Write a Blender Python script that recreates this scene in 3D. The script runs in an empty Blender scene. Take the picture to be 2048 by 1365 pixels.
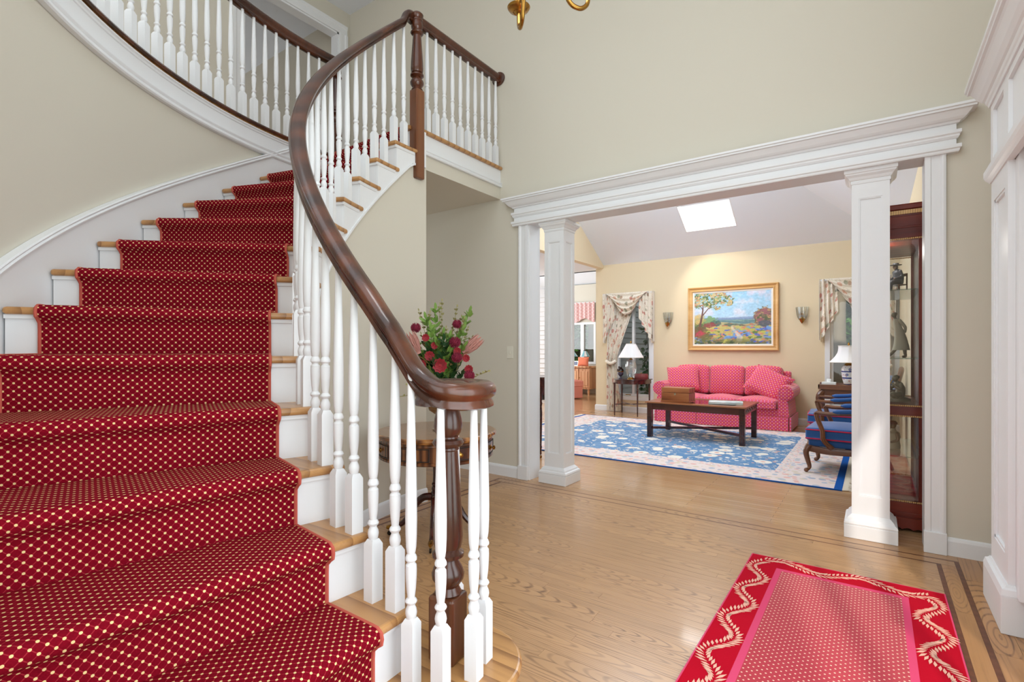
import bpy, bmesh, math, random
import numpy as np
from mathutils import Vector, Matrix
random.seed(7)
SC = bpy.context.scene
COL = SC.collection
PI = math.pi
R_ = math.radians
def clamp(x, a=0.0, b=1.0): return max(a, min(b, x))
def lerp(a, b, t): return a + (b - a) * t
def sstep(a, b, x):
    t = clamp((x - a) / (b - a)); return t * t * (3 - 2 * t)

# ------------------------------------------------------------------ camera
CAMYAW = 35.36
cam = bpy.data.cameras.new('camera'); cam_o = bpy.data.objects.new('camera', cam); COL.objects.link(cam_o)
cam.sensor_width = 36; cam.lens = 1021 / 2048 * 36; cam.shift_y = 15.5 / 2048; cam.clip_start = .02
cam_o.location = (0, 0, 1.22); cam_o.rotation_euler = (PI / 2, 0, R_(CAMYAW)); SC.camera = cam_o
# ------------------------------------------------------------------ view / world / lights
SC.view_settings.view_transform = 'Standard'; SC.view_settings.look = 'None'
SC.view_settings.gamma = 1; SC.view_settings.use_curve_mapping = False
SC.view_settings.exposure = 0.10
w = bpy.data.worlds.new('daylight'); SC.world = w; w.use_nodes = True
wn = w.node_tree.nodes; wb = wn['Background']; wb.inputs[0].default_value = (.93, .97, 1, 1); wb.inputs[1].default_value = 1.15
def area(name, loc, rot, sx, sy, power, col=(1, 1, 1)):
    l = bpy.data.lights.new(name, 'AREA'); l.shape = 'RECTANGLE'; l.size = sx; l.size_y = sy; l.energy = power; l.color = col
    o = bpy.data.objects.new(name, l); COL.objects.link(o); o.location = loc; o.rotation_euler = rot; return o
sun = bpy.data.lights.new('sun', 'SUN'); sun.energy = 4.5; sun.angle = R_(1.5); sun.color = (1, .95, .87)
sun_o = bpy.data.objects.new('sun', sun); COL.objects.link(sun_o)
sun_o.rotation_euler = Vector((-.27, .96, -.52)).to_track_quat('-Z', 'Y').to_euler()
# daylight at the glazed front door, skylight and rear room;
# fill lamps without a window are added for hall, living room and bedroom
LC = (.82, .925, 1.0)
area('hall_ceiling_fill', (-1.3, .0, 5.26), (0, 0, 0), 3.4, 4.0, 48, LC)  # added overhead fill, the hall ceiling has no opening
area('behind_viewer_fill', (-1.3, -2.2, 2.2), (R_(90), 0, 0), 2.7, 3.8, 78, LC)  # added soft fill behind the viewer, the wall there is solid
area('entry_daylight', (.50, .55, 1.9), (0, R_(90), 0), 3.2, 3.0, 88, LC)
area('living_ceiling_fill', (-2.4, 6.4, 4.1), (R_(8), 0, 0), 2.2, 1.6, 100, (.75, .885, 1.0))  # added fill below the ridge, hidden by the opening's header
lv = bpy.data.lights.new('living_point_fill','POINT'); lv.energy = 75; lv.shadow_soft_size = .3; lv.color = (.76, .89, 1.0)  # added point fill to lift the ceiling slopes, no fitting hangs here
lvo = bpy.data.objects.new('living_point_fill', lv); COL.objects.link(lvo); lvo.location = (-2.2, 5.7, 3.45)
area('skylight_daylight', (-2.21, 8.46, 3.68), (R_(-31), 0, 0), .8, .6, 34, (1, 1, 1))
area('rear_room_daylight', (-8.6, 9.5, 2.0), (0, R_(-90), 0), 1.6, 4.0, 190, (.92, .97, 1.0))
area('upper_hall_area', (-4.2, -.3, 4.9), (R_(62), 0, R_(14)), 1.4, 1.0, 12, LC)  # area lamp over the gallery, tilted down
area('bedroom_fill', (-8.7, 2.6, 4.2), (0, R_(-90), 0), 1.4, 2.0, 14, (1, 1, 1))  # added fill for the dark bedroom, no window is built there
SC.cycles.use_denoising = True; SC.cycles.use_adaptive_sampling = True; SC.cycles.adaptive_threshold = .05; SC.cycles.adaptive_min_samples = 16
SC.cycles.max_bounces = 7; SC.cycles.diffuse_bounces = 4; SC.cycles.transparent_max_bounces = 16
SC.cycles.sample_clamp_indirect = 4; SC.cycles.caustics_reflective = False; SC.cycles.caustics_refractive = False

# ------------------------------------------------------------------ mesh builder
class MB:
    def __init__(s): s.v = []; s.f = []; s.uv = None
    def add(s, vs, fs):
        b = len(s.v); s.v += [tuple(p) for p in vs]; s.f += [tuple(i + b for i in q) for q in fs]; return s
    def box(s, x0, x1, y0, y1, z0, z1):
        return s.add([(x0,y0,z0),(x1,y0,z0),(x1,y1,z0),(x0,y1,z0),(x0,y0,z1),(x1,y0,z1),(x1,y1,z1),(x0,y1,z1)],
                     [(0,3,2,1),(4,5,6,7),(0,1,5,4),(1,2,6,5),(2,3,7,6),(3,0,4,7)])
    def cbox(s, c, d): return s.box(c[0]-d[0]/2,c[0]+d[0]/2,c[1]-d[1]/2,c[1]+d[1]/2,c[2]-d[2]/2,c[2]+d[2]/2)
    def prism(s, poly, z0, z1):
        n = len(poly); a = sum(poly[i][0]*poly[(i+1)%n][1]-poly[(i+1)%n][0]*poly[i][1] for i in range(n))
        if a < 0: poly = poly[::-1]
        return s.add([(p[0],p[1],z0) for p in poly]+[(p[0],p[1],z1) for p in poly],
                     [tuple(range(n))[::-1], tuple(range(n,2*n))]+[(i,(i+1)%n,(i+1)%n+n,i+n) for i in range(n)])
    def prism_m(s, poly, a0, a1, m):
        """polygon (p,q) extruded a0..a1 ; m(p,q,a)->xyz"""
        n = len(poly)
        return s.add([m(p[0],p[1],a0) for p in poly]+[m(p[0],p[1],a1) for p in poly],
                     [tuple(range(n))[::-1], tuple(range(n,2*n))]+[(i,(i+1)%n,(i+1)%n+n,i+n) for i in range(n)])
    def lathe(s, prof, c=(0,0,0), seg=16, sx=1, sy=1, a0=0, a1=2*PI, m=None):
        full = abs(a1-a0-2*PI) < 1e-6; cols = seg if full else seg+1; b = len(s.v); n = len(prof)
        for i in range(cols):
            t = a0+(a1-a0)*i/seg
            for r, z in prof:
                p = (c[0]+r*math.cos(t)*sx, c[1]+r*math.sin(t)*sy, c[2]+z)
                s.v.append(m(*p) if m else p)
        for i in range(seg):
            j = (i+1) % cols
            for k in range(n-1): s.f.append((b+i*n+k, b+j*n+k, b+j*n+k+1, b+i*n+k+1))
        if full:
            if prof[0][0] > 1e-4: s.f.append(tuple(b+i*n for i in range(cols))[::-1])
            if prof[-1][0] > 1e-4: s.f.append(tuple(b+i*n+n-1 for i in range(cols)))
        return s
    def tube(s, path, rad, seg=8, caps=True, sq=None):
        P = [Vector(p) for p in path]; n = len(P); b = len(s.v); up = Vector((0,0,1)); N = None
        for i in range(n):
            t = (P[min(i+1,n-1)]-P[max(i-1,0)]); t = t.normalized() if t.length > 1e-9 else Vector((0,0,1))
            if N is None:
                N = t.cross(up) if abs(t.dot(up)) < .95 else t.cross(Vector((1,0,0)))
            N = (N-t*N.dot(t)); N = N.normalized() if N.length > 1e-6 else t.orthogonal().normalized()
            B = t.cross(N); r = rad[i] if isinstance(rad,(list,tuple)) else rad
            for k in range(seg):
                a = 2*PI*k/seg+(PI/seg if sq else 0); s.v.append(tuple(P[i]+N*(r*math.cos(a))+B*(r*math.sin(a))))
        for i in range(n-1):
            for k in range(seg):
                k2 = (k+1) % seg; s.f.append((b+i*seg+k, b+i*seg+k2, b+(i+1)*seg+k2, b+(i+1)*seg+k))
        if caps:
            s.f.append(tuple(b+k for k in range(seg))[::-1]); s.f.append(tuple(b+(n-1)*seg+k for k in range(seg)))
        return s
    def sweep(s, path, prof, closed=True, caps=True):
        """path xyz ; profile (side, up), side horizontal"""
        P = [Vector(p) for p in path]; n = len(P); m = len(prof); b = len(s.v)
        for i in range(n):
            t = P[min(i+1,n-1)]-P[max(i-1,0)]; t.z = 0; t.normalize(); sd = Vector((t.y,-t.x,0))
            for (u, z) in prof: s.v.append(tuple(P[i]+sd*u+Vector((0,0,z))))
        mm = m if closed else m-1
        for i in range(n-1):
            for k in range(mm):
                k2 = (k+1) % m; s.f.append((b+i*m+k, b+(i+1)*m+k, b+(i+1)*m+k2, b+i*m+k2))
        if caps and closed:
            s.f.append(tuple(b+k for k in range(m))); s.f.append(tuple(b+(n-1)*m+k for k in range(m))[::-1])
        return s
    def plan(s, path, prof):
        """mitred moulding: path xy, profile (out,z) closed polygon; out = to the right of travel"""
        n = len(path); m = len(prof); b = len(s.v); P = [Vector((p[0],p[1])) for p in path]
        for i in range(n):
            d1 = (P[i]-P[i-1]).normalized() if i > 0 else None
            d2 = (P[i+1]-P[i]).normalized() if i < n-1 else None
            n1 = Vector((d1.y,-d1.x)) if d1 else None; n2 = Vector((d2.y,-d2.x)) if d2 else None
            if n1 is None: nn = n2
            elif n2 is None: nn = n1
            else:
                nn = n1+n2; nn = nn/max(1e-6, nn.dot(n1))
            for (o, z) in prof: s.v.append((P[i].x+nn.x*o, P[i].y+nn.y*o, z))
        for i in range(n-1):
            for k in range(m):
                k2 = (k+1) % m; s.f.append((b+i*m+k, b+(i+1)*m+k, b+(i+1)*m+k2, b+i*m+k2))
        s.f.append(tuple(b+k for k in range(m))); s.f.append(tuple(b+(n-1)*m+k for k in range(m))[::-1])
        return s
    def grid(s, nu, nv, fn, closeu=False):
        b = len(s.v)
        for i in range(nu):
            for j in range(nv):
                s.v.append(tuple(fn(i/(nu if closeu else nu-1), j/(nv-1))))
        for i in range(nu if closeu else nu-1):
            i2 = (i+1) % nu
            for j in range(nv-1): s.f.append((b+i*nv+j, b+i2*nv+j, b+i2*nv+j+1, b+i*nv+j+1))
        return s
    def ball(s, c, r, seg=8, rings=6, sc=(1,1,1)):
        pr = [(max(1e-5, r*math.sin(PI*k/rings)), -r*math.cos(PI*k/rings)*sc[2]) for k in range(rings+1)]
        return s.lathe(pr, c, seg, sc[0], sc[1])
    def pillow(s, w, h, t, n=12, m=None, p=4):
        """cushion in local x(w) z(h) thickness y(t)"""
        for sg in (1,-1):
            def fn(u, v):
                a = 2*u-1; c = 2*v-1
                k = (max(0,1-abs(a)**p)*max(0,1-abs(c)**p))**.5
                # pinched corners
                e = 1-.06*(1-abs(a)**2)*abs(c)**6; g = 1-.06*(1-abs(c)**2)*abs(a)**6
                q = (a*w/2*g, sg*t/2*k, c*h/2*e); return m(*q) if m else q
            b = len(s.v); s.grid(n, n, fn)
            if sg == 1:
                pass
        return s
    def xform(s, M): s.v = [tuple(M @ Vector(p)) for p in s.v]; return s

def mesh_from(name, mb, mat=None, smooth=False, boxuv=False, uvs=None, ang=38):
    me = bpy.data.meshes.new(name); me.from_pydata(mb.v, [], mb.f); me.validate()
    bm = bmesh.new(); bm.from_mesh(me); bmesh.ops.recalc_face_normals(bm, faces=bm.faces); bm.to_mesh(me); bm.free()
    if mat: me.materials.append(mat)
    if smooth:
        me.polygons.foreach_set('use_smooth', [True]*len(me.polygons)); me.set_sharp_from_angle(angle=R_(ang))
    if boxuv:
        L = me.uv_layers.new(name='UVMap')
        for p in me.polygons:
            n = p.normal; a = max(range(3), key=lambda i: abs(n[i]))
            for li in p.loop_indices:
                c = me.vertices[me.loops[li].vertex_index].co
                L.data[li].uv = (c[(a+1)%3], c[(a+2)%3]) if a != 1 else (c[0], c[2])
    if uvs is not None:
        L = me.uv_layers.new(name='UVMap')
        for l in me.loops: L.data[l.index].uv = uvs[l.vertex_index]
    me.update(); return me
def tag(o, label=None, cat=None, group=None, kind=None):
    if label: o['label'] = label
    if cat: o['category'] = cat
    if group: o['group'] = group
    if kind: o['kind'] = kind
    return o
def link(name, me, parent=None, world=False, bevel=0, seg=2, sub=0):
    o = bpy.data.objects.new(name, me); COL.objects.link(o)
    if parent:
        o.parent = parent
        if world: o.matrix_parent_inverse = Matrix.Translation(-parent.location)
    if bevel:
        m = o.modifiers.new('bevel','BEVEL'); m.width = bevel; m.segments = seg; m.limit_method = 'ANGLE'; m.angle_limit = R_(40)
    if sub:
        m = o.modifiers.new('sub','SUBSURF'); m.levels = sub; m.render_levels = sub
    return o
def O(name, mb, mat, parent=None, smooth=False, bevel=0, seg=2, sub=0, boxuv=False, uvs=None, world=False, ang=38):
    return link(name, mesh_from(name, mb, mat, smooth, boxuv, uvs, ang), parent, world, bevel, seg, sub)
def thing(name, loc, label, cat, rz=0, group=None):
    e = bpy.data.objects.new(name, None); COL.objects.link(e); e.location = loc; e.rotation_euler = (0,0,rz); e.empty_display_size = .1
    return tag(e, label, cat, group)
def copy_tree(o, parent=None):
    c = o.copy(); COL.objects.link(c); c.parent = parent
    if parent is not None: c.matrix_parent_inverse = o.matrix_parent_inverse.copy()
    for ch in list(o.children): copy_tree(ch, c)
    return c
def struct(o, label, cat): return tag(o, label, cat, None, 'structure')
def bez(pts, n=16):
    """catmull-rom through points"""
    P = [Vector(p) for p in pts]; out = []
    for i in range(len(P)-1):
        p0 = P[max(i-1,0)]; p1 = P[i]; p2 = P[i+1]; p3 = P[min(i+2,len(P)-1)]
        for k in range(n):
            t = k/n; out.append(.5*((2*p1)+(-p0+p2)*t+(2*p0-5*p1+4*p2-p3)*t*t+(-p0+3*p1-3*p2+p3)*t**3))
    out.append(P[-1]); return out

# ------------------------------------------------------------------ materials
def srgb(r, g, b):
    f = lambda c: (c/255/12.92) if c/255 <= .04045 else ((c/255+.055)/1.055)**2.4
    return (f(r), f(g), f(b), 1)
class NT:
    def __init__(s, name, rough=.5, metal=0, spec=.5, coat=0, sheen=0):
        s.m = bpy.data.materials.new(name); s.m.use_nodes = True; s.t = s.m.node_tree; s.b = s.t.nodes['Principled BSDF']
        s.b.inputs['Roughness'].default_value = rough; s.b.inputs['Metallic'].default_value = metal
        s.b.inputs['Specular IOR Level'].default_value = spec; s.b.inputs['Coat Weight'].default_value = coat
        s.b.inputs['Coat Roughness'].default_value = .08; s.b.inputs['Sheen Weight'].default_value = sheen
    def n(s, typ, **kw):
        x = s.t.nodes.new(typ)
        for k, v in kw.items(): setattr(x, k, v)
        return x
    def l(s, a, b): s.t.links.new(a, b)
    def val(s, sock, v):
        if hasattr(v, 'links'): s.l(v, sock)
        else: sock.default_value = v
    def math(s, op, a, b=None, c=None):
        x = s.n('ShaderNodeMath', operation=op); s.val(x.inputs[0], a)
        if b is not None: s.val(x.inputs[1], b)
        if c is not None: s.val(x.inputs[2], c)
        return x.outputs[0]
    def vmath(s, op, a, b=None):
        x = s.n('ShaderNodeVectorMath', operation=op); s.val(x.inputs[0], a)
        if b is not None: s.val(x.inputs[1], b)
        return x.outputs['Value'] if op in ('LENGTH','DISTANCE','DOT_PRODUCT') else x.outputs[0]
    def mix(s, fac, a, b, blend='MIX'):
        x = s.n('ShaderNodeMix', data_type='RGBA', blend_type=blend); s.val(x.inputs[0], fac); s.val(x.inputs[6], a); s.val(x.inputs[7], b); return x.outputs[2]
    def ramp(s, fac, stops, interp='LINEAR'):
        x = s.n('ShaderNodeValToRGB'); s.l(fac, x.inputs[0]); cr = x.color_ramp; cr.interpolation = interp
        while len(cr.elements) < len(stops): cr.elements.new(.5)
        for e, (p, c) in zip(cr.elements, stops): e.position = p; e.color = c if len(c) == 4 else (*c,1)
        return x.outputs[0]
    def pos(s): return s.n('ShaderNodeNewGeometry').outputs['Position']
    def obj(s): return s.n('ShaderNodeTexCoord').outputs['Object']
    def uv(s): return s.n('ShaderNodeTexCoord').outputs['UV']
    def rand(s): return s.n('ShaderNodeObjectInfo').outputs['Random']
    def mapping(s, vec, scale=(1,1,1), rot=(0,0,0), loc=(0,0,0)):
        x = s.n('ShaderNodeMapping'); s.l(vec, x.inputs[0]); x.inputs['Location'].default_value = loc
        x.inputs['Rotation'].default_value = rot; x.inputs['Scale'].default_value = scale; return x.outputs[0]
    def noise(s, vec, scale, detail=3, rough=.5, dist=0):
        x = s.n('ShaderNodeTexNoise'); s.l(vec, x.inputs['Vector']); x.inputs['Scale'].default_value = scale
        x.inputs['Detail'].default_value = detail; x.inputs['Roughness'].default_value = rough; x.inputs['Distortion'].default_value = dist; return x.outputs['Fac']
    def wave(s, vec, scale, dist=3, detail=2, dscale=1, bands='X', prof='SIN', typ='BANDS'):
        x = s.n('ShaderNodeTexWave', wave_type=typ, wave_profile=prof)
        if typ == 'BANDS': x.bands_direction = bands
        s.l(vec, x.inputs['Vector']); x.inputs['Scale'].default_value = scale; x.inputs['Distortion'].default_value = dist
        x.inputs['Detail'].default_value = detail; x.inputs['Detail Scale'].default_value = dscale; return x.outputs['Fac']
    def voro(s, vec, scale, feat='F1', out='Distance', rnd=1):
        x = s.n('ShaderNodeTexVoronoi', feature=feat); s.l(vec, x.inputs['Vector']); x.inputs['Scale'].default_value = scale
        x.inputs['Randomness'].default_value = rnd; return x.outputs[out]
    def bump(s, h, strength=.2, dist=.01):
        x = s.n('ShaderNodeBump'); x.inputs['Strength'].default_value = strength; x.inputs['Distance'].default_value = dist
        s.l(h, x.inputs['Height']); s.l(x.outputs[0], s.b.inputs['Normal'])
    def col(s, c): s.val(s.b.inputs['Base Color'], c); return s
    def lattice(s, uv, sp):
        """min distance (in cells) to a staggered square lattice of pitch sp"""
        p = s.vmath('SCALE', uv); p.node.inputs['Scale'].default_value = 1/sp
        h = (.5,.5,0)
        def d(q):
            f = s.vmath('FRACTION', q); g = s.vmath('SUBTRACT', f, h); k = s.vmath('MULTIPLY', g, (1,1,0)); return s.vmath('LENGTH', k)
        a = d(s.vmath('ADD', p, h)); b = d(p); return p, s.math('MINIMUM', a, b)
def plain(name, c, rough=.5, metal=0, spec=.5, coat=0, bumps=None, var=0.0, sheen=0):
    t = NT(name, rough, metal, spec, coat, sheen)
    if var or bumps:
        nz = t.noise(t.pos(), 6 if not bumps else bumps[0], 4)
        if var:
            lo = tuple(x*(1-var) for x in c[:3])+(1,); hi = tuple(min(1,x*(1+var)) for x in c[:3])+(1,)
            t.col(t.mix(t.noise(t.pos(), 2.3, 3), lo, hi))
        else: t.col(c)
        if bumps: t.bump(nz, bumps[1], .002)
    else: t.col(c)
    return t.m
def wood(name, dark, mid, light, axis='X', sc=1.0, rough=.35, coat=.2, rnd=True, fig=.55, world=True, spec=.5):
    t = NT(name, rough, 0, spec, coat)
    v = t.pos() if world else t.obj()
    if rnd:
        k = t.n('ShaderNodeCombineXYZ'); r = t.rand()
        t.l(t.math('MULTIPLY', r, 37.0), k.inputs[0]); t.l(t.math('MULTIPLY', r, 91.0), k.inputs[1]); t.l(t.math('MULTIPLY', r, 53.0), k.inputs[2])
        v = t.vmath('ADD', v, k.outputs[0])
    S = {'X': (.9,11,11), 'Y': (11,.9,11), 'Z': (11,11,.9)}[axis]
    mv = t.mapping(v, tuple(x*sc for x in S))
    a = t.noise(mv, 1.0, 4, .55, .3)
    b = t.wave(mv, .42, 7, 3, .8, {'X':'Y','Y':'X','Z':'X'}[axis])
    fine = t.noise(t.mapping(v, tuple(x*sc*5 for x in S)), 1.4, 2, .6)
    f = t.math('MULTIPLY_ADD', b, fig, t.math('MULTIPLY', a, 1-fig))
    f = t.math('MULTIPLY_ADD', t.math('SUBTRACT', fine, .5), .28, f)
    c = t.ramp(f, [(.12,dark),(.42,mid),(.8,light)])
    if rnd:
        c = t.mix(t.math('MULTIPLY', t.rand(), .32), c, dark)
    t.col(c); t.bump(fine, .05, .001); return t.m
def oak(name, base, dark, axis, rough=.3, coat=.2, rndamt=.16, sc=1.0, local=True):
    t = NT(name, rough, 0, .45, coat); v = t.pos(); r = t.rand()
    k = t.n('ShaderNodeCombineXYZ'); t.l(t.math('MULTIPLY', r, 37.0), k.inputs[0]); t.l(t.math('MULTIPLY', r, 91.0), k.inputs[1]); v = t.vmath('ADD', v, k.outputs[0])
    S = (1.1*sc,14*sc,14*sc) if axis == 'X' else (14*sc,1.1*sc,14*sc)
    mv = t.mapping(v, S)
    soft_ = t.noise(mv, .8, 3, .5, .4)
    pore = t.noise(t.mapping(v, tuple(q*3.2 for q in S)), 1.0, 3, .6)
    patch = t.noise(t.mapping(v, tuple(q*.28 for q in S)), 1.0, 2, .5)
    if local:       # cathedral figure inside each board
        sp = t.n('ShaderNodeSeparateXYZ'); t.l(t.obj(), sp.inputs[0]); lx, ly = (sp.outputs[0], sp.outputs[1]) if axis == 'X' else (sp.outputs[1], sp.outputs[0])
        wob = t.math('SUBTRACT', t.noise(mv, .55, 2, .5), .5)
        dx = t.math('MULTIPLY', t.math('SUBTRACT', lx, r), 2.1); dy = t.math('MULTIPLY_ADD', wob, .9, t.math('SUBTRACT', ly, .5))
        ring = t.math('SQRT', t.math('ADD', t.math('MULTIPLY', dx, dx), t.math('MULTIPLY', dy, dy)))
        straight = t.math('MULTIPLY_ADD', wob, 1.1, t.math('MULTIPLY', ly, .8))
        cath = t.math('GREATER_THAN', t.math('FRACT', t.math('MULTIPLY', r, 7.31)), .42)
        ph = t.math('MULTIPLY_ADD', cath, t.math('SUBTRACT', ring, straight), straight)
        ln = t.math('SINE', t.math('MULTIPLY', t.math('MULTIPLY_ADD', t.math('SUBTRACT', pore, .5), .05, ph), 34.0))
        line = t.ramp(ln, [(.35,(0,0,0,1)),(1.0,(1,1,1,1))])
        amt = t.math('MULTIPLY', t.ramp(patch, [(.34,(.12,.12,.12,1)),(.60,(1,1,1,1))]), t.ramp(pore, [(.25,(.35,.35,.35,1)),(.6,(1,1,1,1))]))
        grain = t.math('MULTIPLY', line, amt)
    else:
        grain = t.math('POWER', t.wave(mv, .30, 9, 2, .55, 'Y' if axis == 'X' else 'X', 'SAW'), 3.0)
    f = t.math('MULTIPLY_ADD', grain, .72, t.math('MULTIPLY', t.ramp(pore, [(.54,(0,0,0,1)),(.74,(1,1,1,1))]), .30))
    c = t.mix(t.math('MULTIPLY', soft_, .45), base, tuple(x*.78 for x in base[:3])+(1,))
    c = t.mix(t.math('MINIMUM', f, .85), c, dark); c = t.mix(t.math('MULTIPLY', r, rndamt*2), c, tuple(x*.66 for x in base[:3])+(1,))
    t.col(c); t.bump(pore, .03, .001); return t.m
M = {}
M['cream'] = plain('cream_wall_paint', srgb(213,206,191), .75, spec=.25, bumps=(180,.04))
M['beige'] = plain('beige_wall_paint', srgb(226,207,174), .75, spec=.25, bumps=(180,.04))
M['white'] = plain('white_trim_paint', srgb(234,234,235), .38, spec=.35)
M['ceil'] = plain('ceiling_paint', srgb(236,239,245), .8, spec=.2, bumps=(150,.04))
M['oak_floor'] = oak('oak_floor_boards', srgb(194,148,102), srgb(92,52,24), 'X', .28, .18)
M['oak_floor_y'] = oak('oak_border_boards', srgb(190,138,88), srgb(88,46,20), 'Y', .28, .18)
M['oak_tread'] = oak('oak_treads', srgb(198,146,90), srgb(110,62,28), 'X', .32, .2, local=False)
M['inlay'] = wood('walnut_inlay', srgb(74,36,18), srgb(104,58,32), srgb(122,72,42), 'X', 1.2, .4, .05, fig=.2)
M['mahog'] = wood('mahogany_handrail', srgb(24,10,5), srgb(62,30,16), srgb(96,50,28), 'Z', .5, .26, .25, rnd=False, fig=.35)
M['newelwood'] = wood('brown_newel_block', srgb(40,18,9), srgb(98,54,29), srgb(130,78,44), 'Z', .6, .3, .2, rnd=False, fig=.35)
M['mahog_d'] = wood('dark_mahogany', srgb(26,8,8), srgb(62,24,20), srgb(92,38,30), 'X', .7, .25, .35, fig=.35)
M['walnut'] = wood('walnut_furniture', srgb(60,30,16), srgb(112,66,38), srgb(138,88,54), 'X', .9, .35, .2, fig=.25)
M['cherry'] = wood('cherry_cabinet', srgb(58,13,7), srgb(108,32,18), srgb(134,48,28), 'X', .6, .34, .08, fig=.35, spec=.3)
M['burl'] = wood('banded_table_top', srgb(78,42,18), srgb(140,86,44), srgb(178,122,66), 'X', 1.5, .2, .5, fig=.6)
M['burl_d'] = wood('drawer_veneer', srgb(50,22,10), srgb(98,54,28), srgb(138,86,48), 'Z', 1.8, .28, .4, fig=.6)
M['boxwood'] = wood('box_wood', srgb(92,44,22), srgb(146,82,44), srgb(176,112,66), 'X', .9, .3, .3, fig=.5)
M['pine'] = wood('honey_pine', srgb(150,92,56), srgb(206,150,106), srgb(228,180,138), 'Z', .7, .4, .1, fig=.4)
M['brass'] = plain('aged_brass', srgb(170,128,62), .24, 1)
M['gold'] = wood('gold_leaf_frame', srgb(150,98,48), srgb(196,146,82), srgb(222,180,120), 'X', .5, .38, .1, rnd=False, fig=.2)
M['dark'] = plain('near_black_plain', srgb(30,26,24), .7)  # near-black of subfloor, ebony beads, socket slots and shoes
M['porcelain'] = plain('white_porcelain', srgb(240,240,238), .15, coat=.3)
M['shade'] = plain('lamp_shade_fabric', srgb(238,236,236), .8, spec=.1)
M['linen'] = plain('cream_linen_liner', srgb(232,226,216), .8)
M['plastic'] = plain('ivory_switch_plastic', srgb(226,221,206), .35)
def glass(name, tint=(1,1,1,1), rough=.0, refl=.06):
    t = NT(name); tr = t.n('ShaderNodeBsdfTransparent'); tr.inputs[0].default_value = tint
    gl = t.n('ShaderNodeBsdfGlossy'); gl.inputs['Roughness'].default_value = rough
    lw = t.n('ShaderNodeLayerWeight'); lw.inputs['Blend'].default_value = .5
    f = t.math('MULTIPLY_ADD', t.math('POWER', lw.outputs['Facing'], 4.0), 1-refl, refl); mx = t.n('ShaderNodeMixShader'); t.l(f, mx.inputs[0]); t.l(tr.outputs[0], mx.inputs[1]); t.l(gl.outputs[0], mx.inputs[2])
    out = [x for x in t.t.nodes if x.type == 'OUTPUT_MATERIAL'][0]; t.l(mx.outputs[0], out.inputs[0]); return t.m
M['glass'] = glass('window_glass', refl=.03); M['cabglass'] = glass('cabinet_glass', (.95,.96,.96,1), 0, .055)
M['crystal'] = glass('cut_crystal', (.93,.96,.96,1), .12, .26)
def carpet_mat():
    t = NT('red_dotted_runner', .95, 0, .06, sheen=.0)
    p, d = t.lattice(t.uv(), .0277)
    sep = t.n('ShaderNodeSeparateXYZ'); t.l(p, sep.inputs[0])
    s1 = t.math('ADD', sep.outputs[0], sep.outputs[1]); s2 = t.math('SUBTRACT', sep.outputs[0], sep.outputs[1])
    def line(q): return t.math('ABSOLUTE', t.math('SUBTRACT', t.math('FRACT', t.math('ADD', q, .5)), .5))
    ln = t.math('LESS_THAN', t.math('MINIMUM', line(s1), line(s2)), .055)
    dot = t.math('LESS_THAN', d, .128)
    nz = t.noise(t.pos(), 260, 2); big = t.noise(t.pos(), 3.0, 2)
    base = t.mix(nz, srgb(88,3,16), srgb(130,9,29)); base = t.mix(t.math('MULTIPLY', big, .35), base, srgb(148,16,38))
    c = t.mix(t.math('MULTIPLY', ln, .55), base, srgb(178,52,62)); c = t.mix(dot, c, srgb(226,198,140)); t.col(c)
    hgt = t.math('SUBTRACT', t.math('MULTIPLY', nz, .5), t.math('MULTIPLY', t.math('MAXIMUM', ln, dot), .8)); t.bump(hgt, .5, .003)
    return t.m
M['runner'] = carpet_mat()
M['binding'] = plain('salmon_binding', srgb(190,92,78), .9, spec=.1)
def dots_mat(name, bg1, bg2, dots, sp, rad, rough=.85, sheen=.3):
    t = NT(name, rough, 0, .15, sheen=sheen); uv = t.uv(); p, d = t.lattice(uv, sp)
    nz = t.noise(t.pos(), 120, 2); base = t.mix(nz, bg1, bg2)
    m = t.math('LESS_THAN', d, rad)
    if len(dots) > 1:
        g = t.vmath('SUBTRACT', t.vmath('FRACTION', t.vmath('ADD', p, (.5,.5,0))), (.5,.5,0)); dc = t.mix(t.math('LESS_THAN', t.vmath('LENGTH', t.vmath('MULTIPLY', g, (1,1,0))), .35), dots[0], dots[1])
    else: dc = dots[0]
    t.col(t.mix(m, base, dc)); t.bump(nz, .15, .001); return t.m
M['sofa'] = dots_mat('pink_dotted_sofa_fabric', srgb(206,62,94), srgb(222,84,112), [srgb(246,196,138), srgb(220,160,204)], .048, .155)
M['rugdot'] = dots_mat('red_rug_field', srgb(170,9,34), srgb(190,22,50), [srgb(240,196,168)], .030, .115)
M['rugred'] = plain('red_rug_border', srgb(186,10,36), .95, spec=.08, bumps=(300,.3), var=.12)
M['rugpink'] = plain('pink_rug_band', srgb(218,76,112), .95, spec=.08)
M['garland'] = plain('cream_woven_leaves', srgb(238,182,160), .95, spec=.08, var=.15)
M['velvet'] = plain('blue_velvet', srgb(26,82,148), .5, spec=.3, sheen=.35, var=.25)
M['piping'] = plain('crimson_piping', srgb(196,30,70), .8)
M['marble'] = plain('drape_dummy', srgb(230,225,215), .5)
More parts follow.
